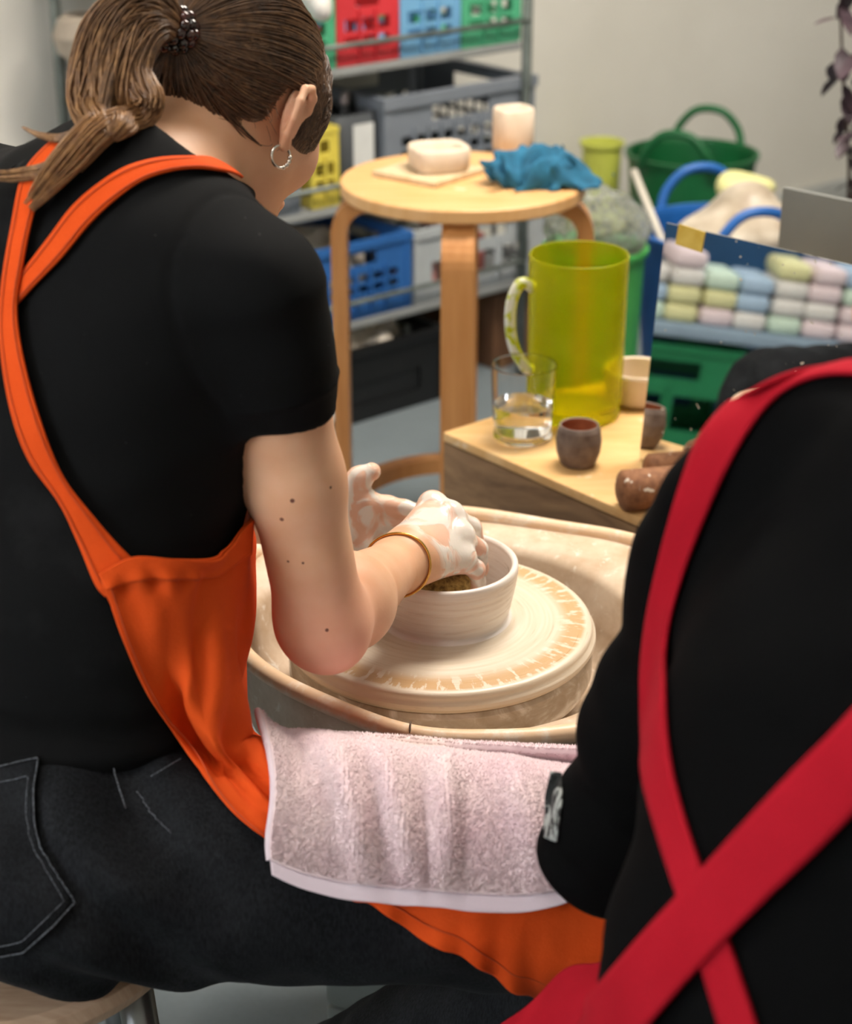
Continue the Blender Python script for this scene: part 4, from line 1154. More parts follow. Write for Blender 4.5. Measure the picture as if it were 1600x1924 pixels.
shirt2 = mesh_obj('sweater', v, f, MATS['black_knit'], person2, label='plain black long-sleeved top')
v, f = sdf_mesh(lambda p: smax(p2_legs(p, 0.004), p[:, 2] - 0.56, 0.01), (0.0, 0.55, 0.02), (0.9, 1.35, 0.60), 0.007)
legs2 = mesh_obj('trousers', v, f, MATS['black_denim'], person2)
def hair2(p):
    hq = (p - H2.astype(np.float32)) @ np.stack([p2r, p2f, [0, 0, 1.0]]).astype(np.float32).T
    d = ell(hq, (0, 0, 0.035), (0.082, 0.10, 0.092))
    return smax(d, -np.minimum(hq[:, 2] + 0.05, 0.06 + 0.3 * hq[:, 2] - hq[:, 1]), 0.006)
v, f = sdf_mesh(hair2, H2 - 0.14, H2 + 0.15, 0.005)
o = mesh_obj('hair', v, f, MATS['hair_brown'], person2); attr(o, 'tip', np.full(len(v), 0.1))
# white printed fabric patch at the elbow
n = newmat('elbow_print', srgb('#8f9490'), 0.8)
n.color(n.ramp(n.noise(45, 4, 0.6, dist=1.6), [(0.46, srgb('#141515')), (0.56, srgb('#a9aba6'))], 'LINEAR'))
b2 = bvh_of(shirt2)
pe = smooth_grid(ray_grid(b2, poly([(1034, 1450), (1022, 1500), (1028, 1575)], 14), poly([(1056, 1452), (1060, 1500), (1050, 1580)], 14), 6, 0.002), 1)
mesh_obj('elbow_patch', *sheet(pe, 0.0015), MATS['elbow_print'], shirt2, label='white print on the black sleeve at the elbow')
# red apron
n = newmat('red_canvas', srgb('#c8202f'), 0.85, **{'Specular IOR Level': 0.12})
wv = n.noise(1.0, 2, 0.5, vec=n.mapping((1200, 1200, 600)))
n.color(n.mix(n.math('MULTIPLY', wv, 0.3), n.ramp(n.noise(10, 4), [(0.3, srgb('#a00f20')), (0.7, srgb('#b01728'))]), srgb('#840a18')))
n.bump(n.math('ADD', wv, n.math('MULTIPLY', n.noise(30, 4), 2)), 0.3, 0.0012)
RD = MATS['red_canvas']
apron2 = empty('apron', Q1); adopt(apron2, person2); apron2['label'] = 'red canvas apron with crossed back straps'
strap('shoulder_strap', [(1640, 688), (1520, 692), (1420, 730), (1335, 810), (1285, 920), (1250, 1040), (1222, 1180), (1210, 1320), (1215, 1440), (1250, 1580), (1310, 1760), (1370, 1960)],
      [(1640, 712), (1540, 716), (1465, 752), (1400, 830), (1350, 930), (1300, 1060), (1265, 1190), (1260, 1310), (1272, 1440), (1310, 1580), (1375, 1760), (1440, 1960)], 0.004, RD, apron2, b2, 90, 8, 0.0025, 3, over=p2f)
strap('shoulder_strap', [(1760, 1170), (1620, 1330), (1500, 1455), (1390, 1575), (1270, 1710), (1150, 1850), (1060, 1960)],
      [(1800, 1330), (1660, 1475), (1560, 1580), (1450, 1690), (1340, 1810), (1235, 1930), (1140, 2040)], 0.008, RD, apron2, b2, 80, 10, 0.0025, 3)
pan_ = [[P(1205, 1770, 0.93), P(1230, 1800, .90), P(1240, 1850, .88), P(1240, 1960, .86)], [P(1150, 1795, 0.95), P(1170, 1835, .91), P(1180, 1890, .89), P(1180, 1980, .87)], [P(1080, 1820, 0.97), P(1095, 1865, .93), P(1105, 1920, .91), P(1110, 2000, .89)], [P(1010, 1868, 0.99), P(1020, 1900, .96), P(1030, 1950, .94), P(1040, 2020, .92)], [P(940, 1935, 1.0), P(950, 1960, .98), P(960, 1990, .96), P(970, 2040, .95)]]
g = grid_spline(pan_, 40, 30)
g[..., 1] += 0.004 * np.sin(np.linspace(0, 14, 40))[:, None]
mesh_obj('side_panel', *sheet(g, 0.0025), RD, apron2)

# ================================================================== helpers for plastic crates, tubs and vessels
def holed_panel(w, h, t, holes):
    "panel in the xz plane, thickness t along y, with rectangular holes (x0,x1,z0,z1)"
    xs = sorted({0, w, *[v for q in holes for v in q[:2]]}); zs = sorted({0, h, *[v for q in holes for v in q[2:]]})
    solid = {}
    for i in range(len(xs) - 1):
        for k in range(len(zs) - 1):
            cx, cz = (xs[i] + xs[i + 1]) / 2, (zs[k] + zs[k + 1]) / 2
            solid[i, k] = not any(q[0] < cx < q[1] and q[2] < cz < q[3] for q in holes)
    V = []; ids = {}
    def vid(i, k, s):
        if (i, k, s) not in ids: ids[i, k, s] = len(V); V.append((xs[i], s * t, zs[k]))
        return ids[i, k, s]
    Fc = []
    for (i, k), ok in solid.items():
        if not ok: continue
        Fc.append((vid(i, k, 0), vid(i + 1, k, 0), vid(i + 1, k + 1, 0), vid(i, k + 1, 0)))
        Fc.append((vid(i, k, 1), vid(i, k + 1, 1), vid(i + 1, k + 1, 1), vid(i + 1, k, 1)))
        for di, dk, a, b in ((-1, 0, (i, k + 1), (i, k)), (1, 0, (i + 1, k), (i + 1, k + 1)), (0, -1, (i, k), (i + 1, k)), (0, 1, (i + 1, k + 1), (i, k + 1))):
            if not solid.get((i + di, k + dk), False):
                Fc.append((vid(*a, 0), vid(*a, 1), vid(*b, 1), vid(*b, 0)))
    return V, Fc
def xf(V, M): return [tuple(M @ Vector(v)) for v in V]
def crate(w, d, h, mat, M, label, cat='crate', group=None, slots=(4, 2), rimw=0.012, name='plastic_crate', handle=True, wall=0.004):
    e = empty(name, M @ Vector((w / 2, d / 2, 0)), label, cat, group)
    def wallm(L, nx, hd):
        H = []
        zb, zt = 0.16 * h, 0.60 * h
        for i in range(nx):
            for k in range(slots[1]):
                x0 = L * (0.10 + 0.80 * (i + 0.10) / nx); x1 = L * (0.10 + 0.80 * (i + 0.90) / nx)
                z0 = zb + (zt - zb) * (k + 0.14) / slots[1]; z1 = zb + (zt - zb) * (k + 0.86) / slots[1]
                H.append((x0, x1, z0, z1))
        if hd: H.append((L * 0.31, L * 0.69, h * 0.70, h * 0.86))
        return holed_panel(L, h, wall, H)
    T = Matrix.Translation
    for V, Fc, MM in ((*wallm(w, slots[0], handle), T((0, 0, 0))), (*wallm(w, slots[0], handle), T((0, d - wall, 0))),
                      (*wallm(d, slots[0] + 1, True), T((wall, 0, 0)) @ Matrix.Rotation(math.pi / 2, 4, 'Z')), (*wallm(d, slots[0] + 1, True), T((w, 0, 0)) @ Matrix.Rotation(math.pi / 2, 4, 'Z'))):
        mesh_obj('side_panel', xf(V, M @ MM), Fc, mat, e, smooth=False)
    box_obj('floor_panel', (w / 2, d / 2, 0.003), (w - 0.002, d - 0.002, 0.006), mat, e, M=M)
    o = rimw * 0.35
    loop = [(-o, -o, h), (w + o, -o, h), (w + o, d + o, h), (-o, d + o, h)]
    V = []; Fc = []
    for k, (x, y, z) in enumerate(loop):
        sx = -1 if k in (0, 3) else 1; sy = -1 if k in (0, 1) else 1
        for a, b in ((0, -rimw), (0, 0.002), (-rimw, 0.002), (-rimw, -rimw)): V.append((x + sx * a, y + sy * a, z + b))
    for k in range(4):
        k2 = (k + 1) % 4
        for a in range(4): b = (a + 1) % 4; Fc.append((k * 4 + a, k * 4 + b, k2 * 4 + b, k2 * 4 + a))
    mesh_obj('rim', xf(V, M), Fc, mat, e, smooth=False)
    for x, y in ((0, 0), (w, 0), (0, d), (w, d)):
        box_obj('corner_post', (x + (0.5 if x == 0 else -0.5) * rimw * 0.9 - (0.0015 if x == 0 else -0.0015), y + (0.5 if y == 0 else -0.5) * rimw * 0.9 - (0.0015 if y == 0 else -0.0015), h * 0.48), (rimw, rimw, h * 0.94), mat, e, M=M)
    for i in range(1, slots[0]):
        x = w * (0.10 + 0.80 * i / slots[0])
        box_obj('rib', (x, -0.003, h * 0.36), (0.005, 0.006, h * 0.62), mat, e, M=M)
    return e
def room_hit(px, py, b):
    "(a, z) on the plane b behind which the shelf stands"
    d = raydir(px, py); n_ = D2
    t = ((WALL0 + D2 * b - CAM) @ n_) / (d @ n_); p = CAM + d * t
    return float((p - WALL0) @ D1), float(p[2])
def RM(a, b, z, deg=0): return ROOM @ Matrix.Translation((a, b, z)) @ Matrix.Rotation(math.radians(deg), 4, 'Z')
def superell(w, d, n_=4, k=48):
    t = np.linspace(0, 2 * math.pi, k, endpoint=False)
    return np.stack([w / 2 * np.sign(np.cos(t)) * np.abs(np.cos(t)) ** (2 / n_), d / 2 * np.sign(np.sin(t)) * np.abs(np.sin(t)) ** (2 / n_)], 1)
def ringstack(rings):
    k = len(rings[0]); V = [tuple(v) for r in rings for v in r]; Fc = []
    for i in range(len(rings) - 1):
        for j in range(k): Fc.append((i * k + j, i * k + (j + 1) % k, (i + 1) * k + (j + 1) % k, (i + 1) * k + j))
    return V, Fc
def rounded_vessel(w, d, h, t, floor_z, n_=4, taper=1.0, M=None):
    def rg(s, z, sc=1.0): q = superell(w * sc - s * 2, d * sc - s * 2, n_); return [(x, y, z) for x, y in q]
    R = [rg(w / 2 - 0.002, 0), rg(0.004, 0), rg(0, 0.005), rg(0, h * 0.5, (1 + taper) / 2), rg(0, h - 0.004, taper), rg(0.003, h, taper), rg(t - 0.003, h, taper), rg(t, h - 0.004, taper), rg(t, floor_z + 0.006), rg(t + 0.006, floor_z), rg(w / 2 - 0.002, floor_z)]
    V, Fc = ringstack(R)
    return (xf(V, M) if M else V), Fc
def tub(name, c, rt, rb, h, mat, label, hdir, group=None, handles=True, wall=0.005):
    e = empty(name, c, label, 'tub', group)
    prof = [(0, 0), (rb - 0.01, 0), (rb, 0.008), (rb + (rt - rb) * 0.5, h * 0.5), (rt, h - 0.012), (rt + 0.006, h - 0.010), (rt + 0.007, h), (rt - 0.002, h + 0.001), (rt - wall, h - 0.01), (rb - wall + 0.002, 0.02), (rb - 0.02, 0.010), (0, 0.010)]
    mesh_obj('body', *lathe(prof, c, 56), mat, e)
    if handles:
        hd = nrm(np.array([*hdir, 0.0])); sd = np.array([-hd[1], hd[0], 0])
        for s in (-1, 1):
            b_ = np.array(c) + s * hd * (rt + 0.0) + np.array([0, 0, h])
            pts = [b_ - sd * 0.085 + np.array([0, 0, -0.012]) - s * hd * 0.012, b_ - sd * 0.07 + np.array([0, 0, 0.03]), b_ - sd * 0.03 + np.array([0, 0, 0.068]), b_ + sd * 0.03 + np.array([0, 0, 0.068]), b_ + sd * 0.07 + np.array([0, 0, 0.03]), b_ + sd * 0.085 + np.array([0, 0, -0.012]) - s * hd * 0.012]
            mesh_obj('handle', *tube(catmull(pts, 28), 0.0095, 10), mat, e)
    return e

# ================================================================== stool under the seated person
n = newmat('pale_ash', srgb('#b99a80'), 0.45)
gr = n.noise(1.0, 4, 0.6, vec=n.mapping((14, 130, 14), (0, 0, 0.9)))
n.color(n.ramp(gr, [(0.3, srgb('#a98a70')), (0.7, srgb('#c9ac92'))])); n.bump(gr, 0.15, 0.001)
SC = (-0.352, 1.187, 0.0)
st = empty('round_stool', SC, 'round pale wood stool the person in the orange apron sits on', 'stool')
mesh_obj('seat', *lathe([(0, 0.418), (0.155, 0.418), (0.163, 0.424), (0.166, 0.433), (0.163, 0.443), (0.156, 0.447), (0, 0.447)], SC, 72), MATS['pale_ash'], st)
for k in range(4):
    a = math.radians(-25 + 90 * k)
    mesh_obj('leg', *tube([(SC[0] + 0.13 * math.cos(a), SC[1] + 0.13 * math.sin(a), 0.42), (SC[0] + 0.17 * math.cos(a), SC[1] + 0.17 * math.sin(a), 0.0)], [0.015, 0.012], 14), plain('stool_steel', '#8a8d8e', 0.3, Metallic=0.9), st)
mesh_obj('foot_ring', *tube([(SC[0] + 0.153 * math.cos(a), SC[1] + 0.153 * math.sin(a), 0.17) for a in np.linspace(0, 2 * math.pi, 48, endpoint=False)], 0.007, 8, True), MATS['stool_steel'], st)

# ================================================================== tall birch stool with things on it
n = newmat('birch', srgb('#d6a468'), 0.4)
gr = n.noise(1.0, 4, 0.55, vec=n.mapping((10, 90, 10), (0, 0, 0.5)))
spots = n.ramp(n.noise(30, 3, 0.5), [(0.70, (0, 0, 0)), (0.74, (1, 1, 1))])
n.color(n.mix(n.math('MULTIPLY', spots, 0.5), n.ramp(gr, [(0.3, srgb('#cf9a5d')), (0.7, srgb('#deb07a'))]), srgb('#eadfce'))); n.bump(gr, 0.1, 0.001)
n = newmat('birch_leg', srgb('#c0834a'), 0.4)
gr = n.noise(1.0, 4, 0.55, vec=n.mapping((60, 60, 5)))
n.color(n.ramp(gr, [(0.3, srgb('#b67840')), (0.7, srgb('#cb9058'))])); n.bump(gr, 0.1, 0.001)
TS = PZ(869, 336, 0.667); TS = np.array([TS[0], TS[1], 0.0]); TZ = 0.667
ts = empty('bar_stool', TS, 'tall round birch bar stool with bent legs and a foot ring', 'stool')
mesh_obj('seat', *lathe([(0, -0.022), (0.186, -0.022), (0.1895, -0.019), (0.1895, -0.003), (0.187, 0.0), (0, 0.0)], (TS[0], TS[1], TZ), 80), MATS['birch'], ts)
for k, deg in enumerate((-93, 178, -3, 88)):
    a = math.radians(deg); rd = np.array([math.cos(a), math.sin(a), 0]); tg = np.array([-math.sin(a), math.cos(a), 0])
    zt = TZ - 0.023
    path = [(0.06, zt - 0.012), (0.12, zt - 0.012)] + [(0.142 + 0.05 * math.sin(t), zt - 0.062 + 0.05 * math.cos(t)) for t in np.linspace(0, math.pi / 2, 9)] + [(0.192, 0.42), (0.193, 0.2), (0.194, 0.0)]
    V = []; Fc = []
    for i, (r_, z_) in enumerate(path):
        p0, p1 = path[max(i - 1, 0)], path[min(i + 1, len(path) - 1)]
        tx = nrm([p1[0] - p0[0], p1[1] - p0[1]]); nx = np.array([-tx[1], tx[0]])
        for wv_, tv in ((-0.0245, -0.0125), (0.0245, -0.0125), (0.0245, 0.0125), (-0.0245, 0.0125)):
            rr_ = r_ + nx[0] * tv; zz_ = z_ + nx[1] * tv
            V.append(tuple(TS + rd * rr_ + tg * wv_ + np.array([0, 0, max(zz_, 0.0)])))
    for i in range(len(path) - 1):
        for q in range(4): Fc.append((i * 4 + q, i * 4 + (q + 1) % 4, i * 4 + 4 + (q + 1) % 4, i * 4 + 4 + q))
    Fc += [(3, 2, 1, 0), tuple(len(V) - 4 + q for q in range(4))]
    mesh_obj('leg', V, Fc, MATS['birch_leg'], ts, smooth=False)
ringp = [(TS[0] + 0.195 * math.cos(a), TS[1] + 0.195 * math.sin(a), 0.115) for a in np.linspace(0, 2 * math.pi, 72, endpoint=False)]
mesh_obj('foot_ring', *lathe([(0.172, 0.10), (0.200, 0.10), (0.200, 0.128), (0.172, 0.128)], TS, 80, True), MATS['birch_leg'], ts, smooth=False)

n = newmat('bisque', srgb('#ecdac6'), 0.7); n.color(n.ramp(n.noise(25, 4), [(0.3, srgb('#cdb79f')), (0.7, srgb('#dac8b3'))])); n.bump(n.noise(150, 3), 0.2, 0.001)
n = newmat('board_pale', srgb('#dcc39d'), 0.7); n.color(n.ramp(n.noise(60, 4), [(0.3, srgb('#c2a67d')), (0.7, srgb('#d2bb98'))]))
c = PZ(806, 328, TZ)
M = Matrix.Translation((c[0], c[1], TZ)) @ Matrix.Rotation(math.radians(-38), 4, 'Z')
box_obj('ware_board', (0, 0, 0.0045), (0.125, 0.13, 0.009), MATS['board_pale'], M=M, bevel=0.001, label='small square pale board on the birch stool', cat='board')
c = PZ(824, 316, TZ + 0.0095)
M = Matrix.Translation((c[0], c[1], TZ + 0.0095)) @ Matrix.Rotation(math.radians(18), 4, 'Z')
mesh_obj('clay_dish', *rounded_vessel(0.088, 0.082, 0.036, 0.011, 0.010, 3.5, 1.04, M), MATS['bisque'], label='low square cream clay dish on the pale board', cat='dish')
c = PZ(963, 284, TZ)
M = Matrix.Translation((c[0], c[1], TZ)) @ Matrix.Rotation(math.radians(25), 4, 'Z')
mesh_obj('clay_cup', *rounded_vessel(0.062, 0.055, 0.072, 0.009, 0.010, 3.5, 1.0, M), MATS['bisque'], label='tall squared cream clay cup behind the blue cloth', cat='cup')
# crumpled blue cloth
n = newmat('blue_cloth', srgb('#22698a'), 0.9); n.color(n.ramp(n.noise(45, 4), [(0.3, srgb('#154e69')), (0.7, srgb('#236a8a'))])); n.bump(n.noise(600, 2), 0.4, 0.001)
cc = PZ(1008, 345, TZ)
def cloth_sdf(p):
    q = p - np.array([cc[0], cc[1], TZ], np.float32)
    w = q + 0.012 * np.stack([hash_noise(q, 60, 41), hash_noise(q, 60, 42), hash_noise(q, 60, 43)], 1)
    d = ell(w, (-0.005, 0.0, 0.018), (0.075, 0.055, 0.026))
    d = smin(d, ell(w, (0.058, -0.012, 0.010), (0.036, 0.024, 0.011)), 0.012)
    d = smin(d, ell(w, (0.0, 0.012, 0.036), (0.034, 0.03, 0.015)), 0.012)
    d = d + 0.0095 * np.sin(105 * w[:, 0] + 130 * w[:, 2] + 3.5 * hash_noise(q, 45, 44)) * np.cos(70 * w[:, 1] + 40 * w[:, 0]) + 0.0045 * np.sin(210 * w[:, 1] - 160 * w[:, 0])
    return smax(d, -q[:, 2] + 0.0005, 0.003)
v, f = sdf_mesh(cloth_sdf, (cc[0] - .12, cc[1] - .09, TZ - .01), (cc[0] + .13, cc[1] + .09, TZ + .075), 0.0026)
mesh_obj('cleaning_cloth', v, f, MATS['blue_cloth'], label='crumpled blue cleaning cloth on the birch stool', cat='cloth')

# ================================================================== plywood box and the things on it
n = newmat('plywood', srgb('#d9ae74'), 0.5)
gr = n.noise(1.0, 5, 0.6, vec=n.mapping((6, 26, 26), (0, 0, 0.87)), dist=0.8)
spl = n.ramp(n.noise(38, 3, 0.5), [(0.66, (0, 0, 0)), (0.72, (1, 1, 1))])
n.color(n.mix(n.math('MULTIPLY', spl, 0.5), n.ramp(gr, [(0.25, srgb('#cb9a5c')), (0.7, srgb('#e2bb85'))]), srgb('#e7d8c0'))); n.bump(gr, 0.12, 0.001)
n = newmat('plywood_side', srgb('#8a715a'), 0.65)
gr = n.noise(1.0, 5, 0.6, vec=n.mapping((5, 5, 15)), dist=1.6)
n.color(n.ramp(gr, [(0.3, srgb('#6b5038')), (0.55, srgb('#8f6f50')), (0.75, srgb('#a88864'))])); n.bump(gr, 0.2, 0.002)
BXZ = 0.50
k0 = PZ(832, 812, BXZ)
e1 = nrm([0.645, -0.764, 0]); e2 = nrm([0.764, 0.645, 0])
BM = Matrix(((e1[0], e2[0], 0, k0[0]), (e1[1], e2[1], 0, k0[1]), (0, 0, 1, 0), (0, 0, 0, 1)))
LB, WB_ = 0.72, 0.42
bx = empty('plywood_box', BM @ Vector((LB / 2, WB_ / 2, 0)), 'plywood box behind the wheel carrying pitcher, glass and mirror', 'box')
box_obj('top_panel', (LB / 2, WB_ / 2, BXZ - 0.006), (LB, WB_, 0.012), MATS['plywood'], bx, M=BM, bevel=0.001)
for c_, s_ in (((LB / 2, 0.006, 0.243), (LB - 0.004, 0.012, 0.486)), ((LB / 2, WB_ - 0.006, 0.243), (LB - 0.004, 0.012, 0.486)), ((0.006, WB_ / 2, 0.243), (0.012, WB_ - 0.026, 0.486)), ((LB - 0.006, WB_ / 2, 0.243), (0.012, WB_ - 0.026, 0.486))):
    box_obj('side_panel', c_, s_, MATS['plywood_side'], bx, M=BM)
# pitcher
n = newmat('yellow_plastic', srgb('#c9cc18'), 0.22, **{'Transmission Weight': 0.85, 'IOR': 1.15})
n.color(n.ramp(n.noise(30, 3), [(0.3, srgb('#e6e61c')), (0.7, srgb('#f0ee3a'))])); n.bump(n.noise(1.0, 2, vec=n.mapping((220, 220, 8))), 0.25, 0.001)
pc = PZ(1077, 776, BXZ); pc = np.array([pc[0], pc[1], BXZ])
HP = 0.212; rb_, rt_ = 0.059, 0.0625
pit_ = empty('pitcher', pc, 'translucent yellow plastic pitcher on the plywood box', 'pitcher')
mesh_obj('body', *lathe([(0, 0.0015), (rb_ - 0.004, 0.0), (rb_, 0.004), (rb_ + 0.0005, 0.018), (rb_ + 0.002, 0.02), (rt_, HP - 0.002), (rt_ - 0.001, HP), (rt_ - 0.003, HP - 0.001), (rb_ - 0.001, 0.022), (rb_ - 0.006, 0.015), (0, 0.014)], pc, 72), MATS['yellow_plastic'], pit_)
hx = nrm([-0.97, -0.25, 0])
hpth = [pc + hx * (rt_ - 0.004) + np.array([0, 0, HP - 0.040]), pc + hx * (rt_ + 0.012) + np.array([0, 0, HP - 0.032]), pc + hx * (rt_ + 0.024) + np.array([0, 0, HP - 0.055]), pc + hx * (rt_ + 0.025) + np.array([0, 0, HP - 0.09]), pc + hx * (rt_ + 0.018) + np.array([0, 0, HP - 0.12]), pc + hx * (rt_ + 0.004) + np.array([0, 0, HP - 0.143]), pc + hx * (rt_ - 0.006) + np.array([0, 0, HP - 0.148])]
n = newmat('handle_smeared', srgb('#d2d84a'), 0.25, **{'Transmission Weight': 0.45, 'IOR': 1.3})
n.color(n.ramp(n.noise(55, 3), [(0.42, srgb('#c3cc1c')), (0.52, srgb('#e9e6d6'))]))
mesh_obj('handle', *tube(catmull(hpth, 30), 0.0075, 12), MATS['handle_smeared'], pit_)
# glass of water
gc = PZ(981, 822, BXZ); gc = np.array([gc[0], gc[1], BXZ])
newmat('clear_glass', (1, 1, 1), 0.0, **{'Transmission Weight': 1.0, 'IOR': 1.2})
newmat('water', (1, 1, 1), 0.0, **{'Transmission Weight': 1.0, 'IOR': 1.33})
gl = empty('drinking_glass', gc, 'clear glass half full of water beside the pitcher', 'glass')
mesh_obj('glass', *lathe([(0, 0.0006), (0.034, 0.0006), (0.0365, 0.003), (0.0405, 0.096), (0.0400, 0.0972), (0.0392, 0.096), (0.0355, 0.012), (0.032, 0.009), (0, 0.009)], gc, 64), MATS['clear_glass'], gl)
mesh_obj('water', *lathe([(0, 0.0093), (0.0322, 0.0093), (0.0353, 0.0125), (0.0369, 0.046), (0, 0.046)], gc, 64), MATS['water'], gl)
# brown cup
n = newmat('brown_clay', srgb('#6c5b52'), 0.75); n.color(n.ramp(n.noise(70, 4), [(0.3, srgb('#5c4c44')), (0.7, srgb('#7e6d63'))])); n.bump(n.noise(220, 3), 0.4, 0.001)
n = newmat('brick_clay', srgb('#a5623f'), 0.7); n.color(n.ramp(n.noise(60, 4), [(0.3, srgb('#955434')), (0.7, srgb('#b4714c'))]))
cc_ = PZ(1085, 872, BXZ); cc_ = np.array([cc_[0], cc_[1], BXZ])
cu = empty('clay_beaker', cc_, 'small rough brown clay beaker in front of the pitcher', 'cup')
mesh_obj('body', *lathe([(0, 0.0005), (0.018, 0.0005), (0.0215, 0.003), (0.0265, 0.018), (0.0275, 0.032), (0.0255, 0.046), (0.0232, 0.0515), (0.0222, 0.052), (0.0212, 0.0505)], cc_, 48), MATS['brown_clay'], cu)
mesh_obj('inside', *lathe([(0.0212, 0.0505), (0.0230, 0.043), (0.0240, 0.03), (0.0215, 0.012), (0.016, 0.007), (0, 0.006)], cc_, 48), MATS['brick_clay'], cu)
# cork like rollers with white splashes
n = newmat('cork_brown', srgb('#8a5a3a'), 0.8)
dots = n.ramp(n.noise(75, 2, 0.4), [(0.66, (0, 0, 0)), (0.70, (1, 1, 1))])
n.color(n.mix(dots, n.ramp(n.noise(90, 4, 0.7), [(0.3, srgb('#6d4329')), (0.7, srgb('#9c6b48'))]), srgb('#d9cdbd'))); n.bump(n.noise(150, 3), 0.4, 0.001)
def roller(px, py, r_, L, deg, label):
    c = PZ(px, py, BXZ + r_); a = math.radians(deg); d = np.array([math.cos(a), math.sin(a), 0])
    zs = [(0, 0.001), (0.004, 0.55), (0.0, 0.85), (0.003, 1.0), (L - 0.003, 1.0), (L, 0.85), (L - 0.002, 0.5), (L, 0.001)]
    path = [c + d * z for z, _ in zs]; path[0] = c - d * 0.004; path[1] = c - d * 0.003; path[6] = c + d * (L + 0.003); path[7] = c + d * (L + 0.004)
    mesh_obj('texture_roller', *tube(path, [r_ * s for _, s in zs], 32), MATS['cork_brown'], label=label, cat='roller', group='brown texture rollers')
roller(1166, 922, 0.0235, 0.075, 12, 'thick brown speckled texture roller lying at the box edge')
roller(1215, 880, 0.0175, 0.06, 10, 'thinner brown texture roller lying against the mirror foot')
# cream tub behind the pitcher
c = PZ(1196, 752, BXZ); c = (c[0], c[1], BXZ)
mesh_obj('clay_tub', *lathe([(0, 0.001), (0.035, 0.001), (0.040, 0.006), (0.043, 0.03), (0.0445, 0.042), (0.043, 0.046), (0.038, 0.045), (0.036, 0.02), (0.032, 0.012), (0, 0.010)], c, 56), MATS['bisque'], label='cream clay tub between the pitcher and the mirror', cat='bowl')
# mirror leaning on the box
m0 = PZ(1200, 862, BXZ + 0.001); mx = nrm([0.72, -0.69, 0]); mn = np.array([-0.69, -0.72, 0.0])
tilt = math.radians(5.6); mup = nrm(np.array([0, 0, 1]) * math.cos(tilt) - mn * math.sin(tilt)); mnn = np.cross(mup, mx)
if mnn @ (CAM - m0) < 0: mnn = -mnn
mback = -mnn
MM = Matrix(((mx[0], mback[0], mup[0], m0[0]), (mx[1], mback[1], mup[1], m0[1]), (mx[2], mback[2], mup[2], m0[2]), (0, 0, 0, 1)))
MW, MH = 0.40, 0.288
mi = empty('mirror', m0, 'frameless mirror with yellow tape on its corner leaning on the plywood box', 'mirror')
n = newmat('mirror_silver', (0.88, 0.90, 0.90), 0.015, Metallic=1.0)
sp2 = n.ramp(n.noise(150, 1, 0.3), [(0.765, (0, 0, 0)), (0.775, (1, 1, 1))])
n.L.new(n.math('SUBTRACT', 1.0, sp2), n.b.inputs['Metallic']); n.color(n.mix(sp2, (0.88, 0.90, 0.90), srgb('#d8d2c4'))); n.rough(n.math('ADD', 0.012, n.math('MULTIPLY', sp2, 0.6)))
box_obj('glass', (MW / 2, 0.0015, MH / 2), (MW, 0.003, MH), MATS['mirror_silver'], mi, M=MM)
box_obj('backing', (MW / 2, 0.0045, MH / 2), (MW - 0.001, 0.003, MH - 0.001), plain('backing_grey', '#6f6c66', 0.8), mi, M=MM)
n = newmat('yellow_tape', srgb('#dcbd52'), 0.6); n.color(n.ramp(n.noise(60, 3), [(0.3, srgb('#d2b145')), (0.7, srgb('#e3c864'))]))
_bm = bmesh.new(); box_into(_bm, (0.0165, -0.0006, MH - 0.009), (0.037, 0.0010, 0.024), MM @ Matrix.Rotation(math.radians(4), 4, 'Y'))
bm_obj('tape', _bm, MATS['yellow_tape'], mi)
# small prop that keeps the mirror up
box_obj('stand', (MW * 0.55, 0.045, 0.06), (0.09, 0.078, 0.12), plain('stand_wood', '#9b7a55', 0.7), mi, M=Matrix(((mx[0], -mn[0], 0, m0[0]), (mx[1], -mn[1], 0, m0[1]), (0, 0, 1, BXZ), (0, 0, 0, 1))) @ Matrix.Translation((0, 0.004, 0)), bevel=0.002)
# grey board standing behind
g0 = PZ(1460, 640, BXZ + 0.001)
gb = P(1460, 470, 2.22)
GM = Matrix(((mx[0], -mn[0], 0, gb[0]), (mx[1], -mn[1], 0, gb[1]), (0, 0, 1, 0.0), (0, 0, 0, 1)))
gtop = P(1465, 352, 2.22)[2]
gbd = empty('grey_board', GM @ Vector((0.2, 0, 0)), 'flat grey board standing on a rack behind the mirror', 'board')
box_obj('panel', (0.2, 0.004, gtop - 0.15), (0.4, 0.008, 0.30), plain('board_grey', '#6f706c', 0.6), gbd, M=GM, bevel=0.001)
for x in (0.06, 0.34):
    box_obj('leg', (x, 0.02, (gtop - 0.25) / 2), (0.025, 0.024, gtop - 0.25), MATS['stand_wood'], gbd, M=GM)

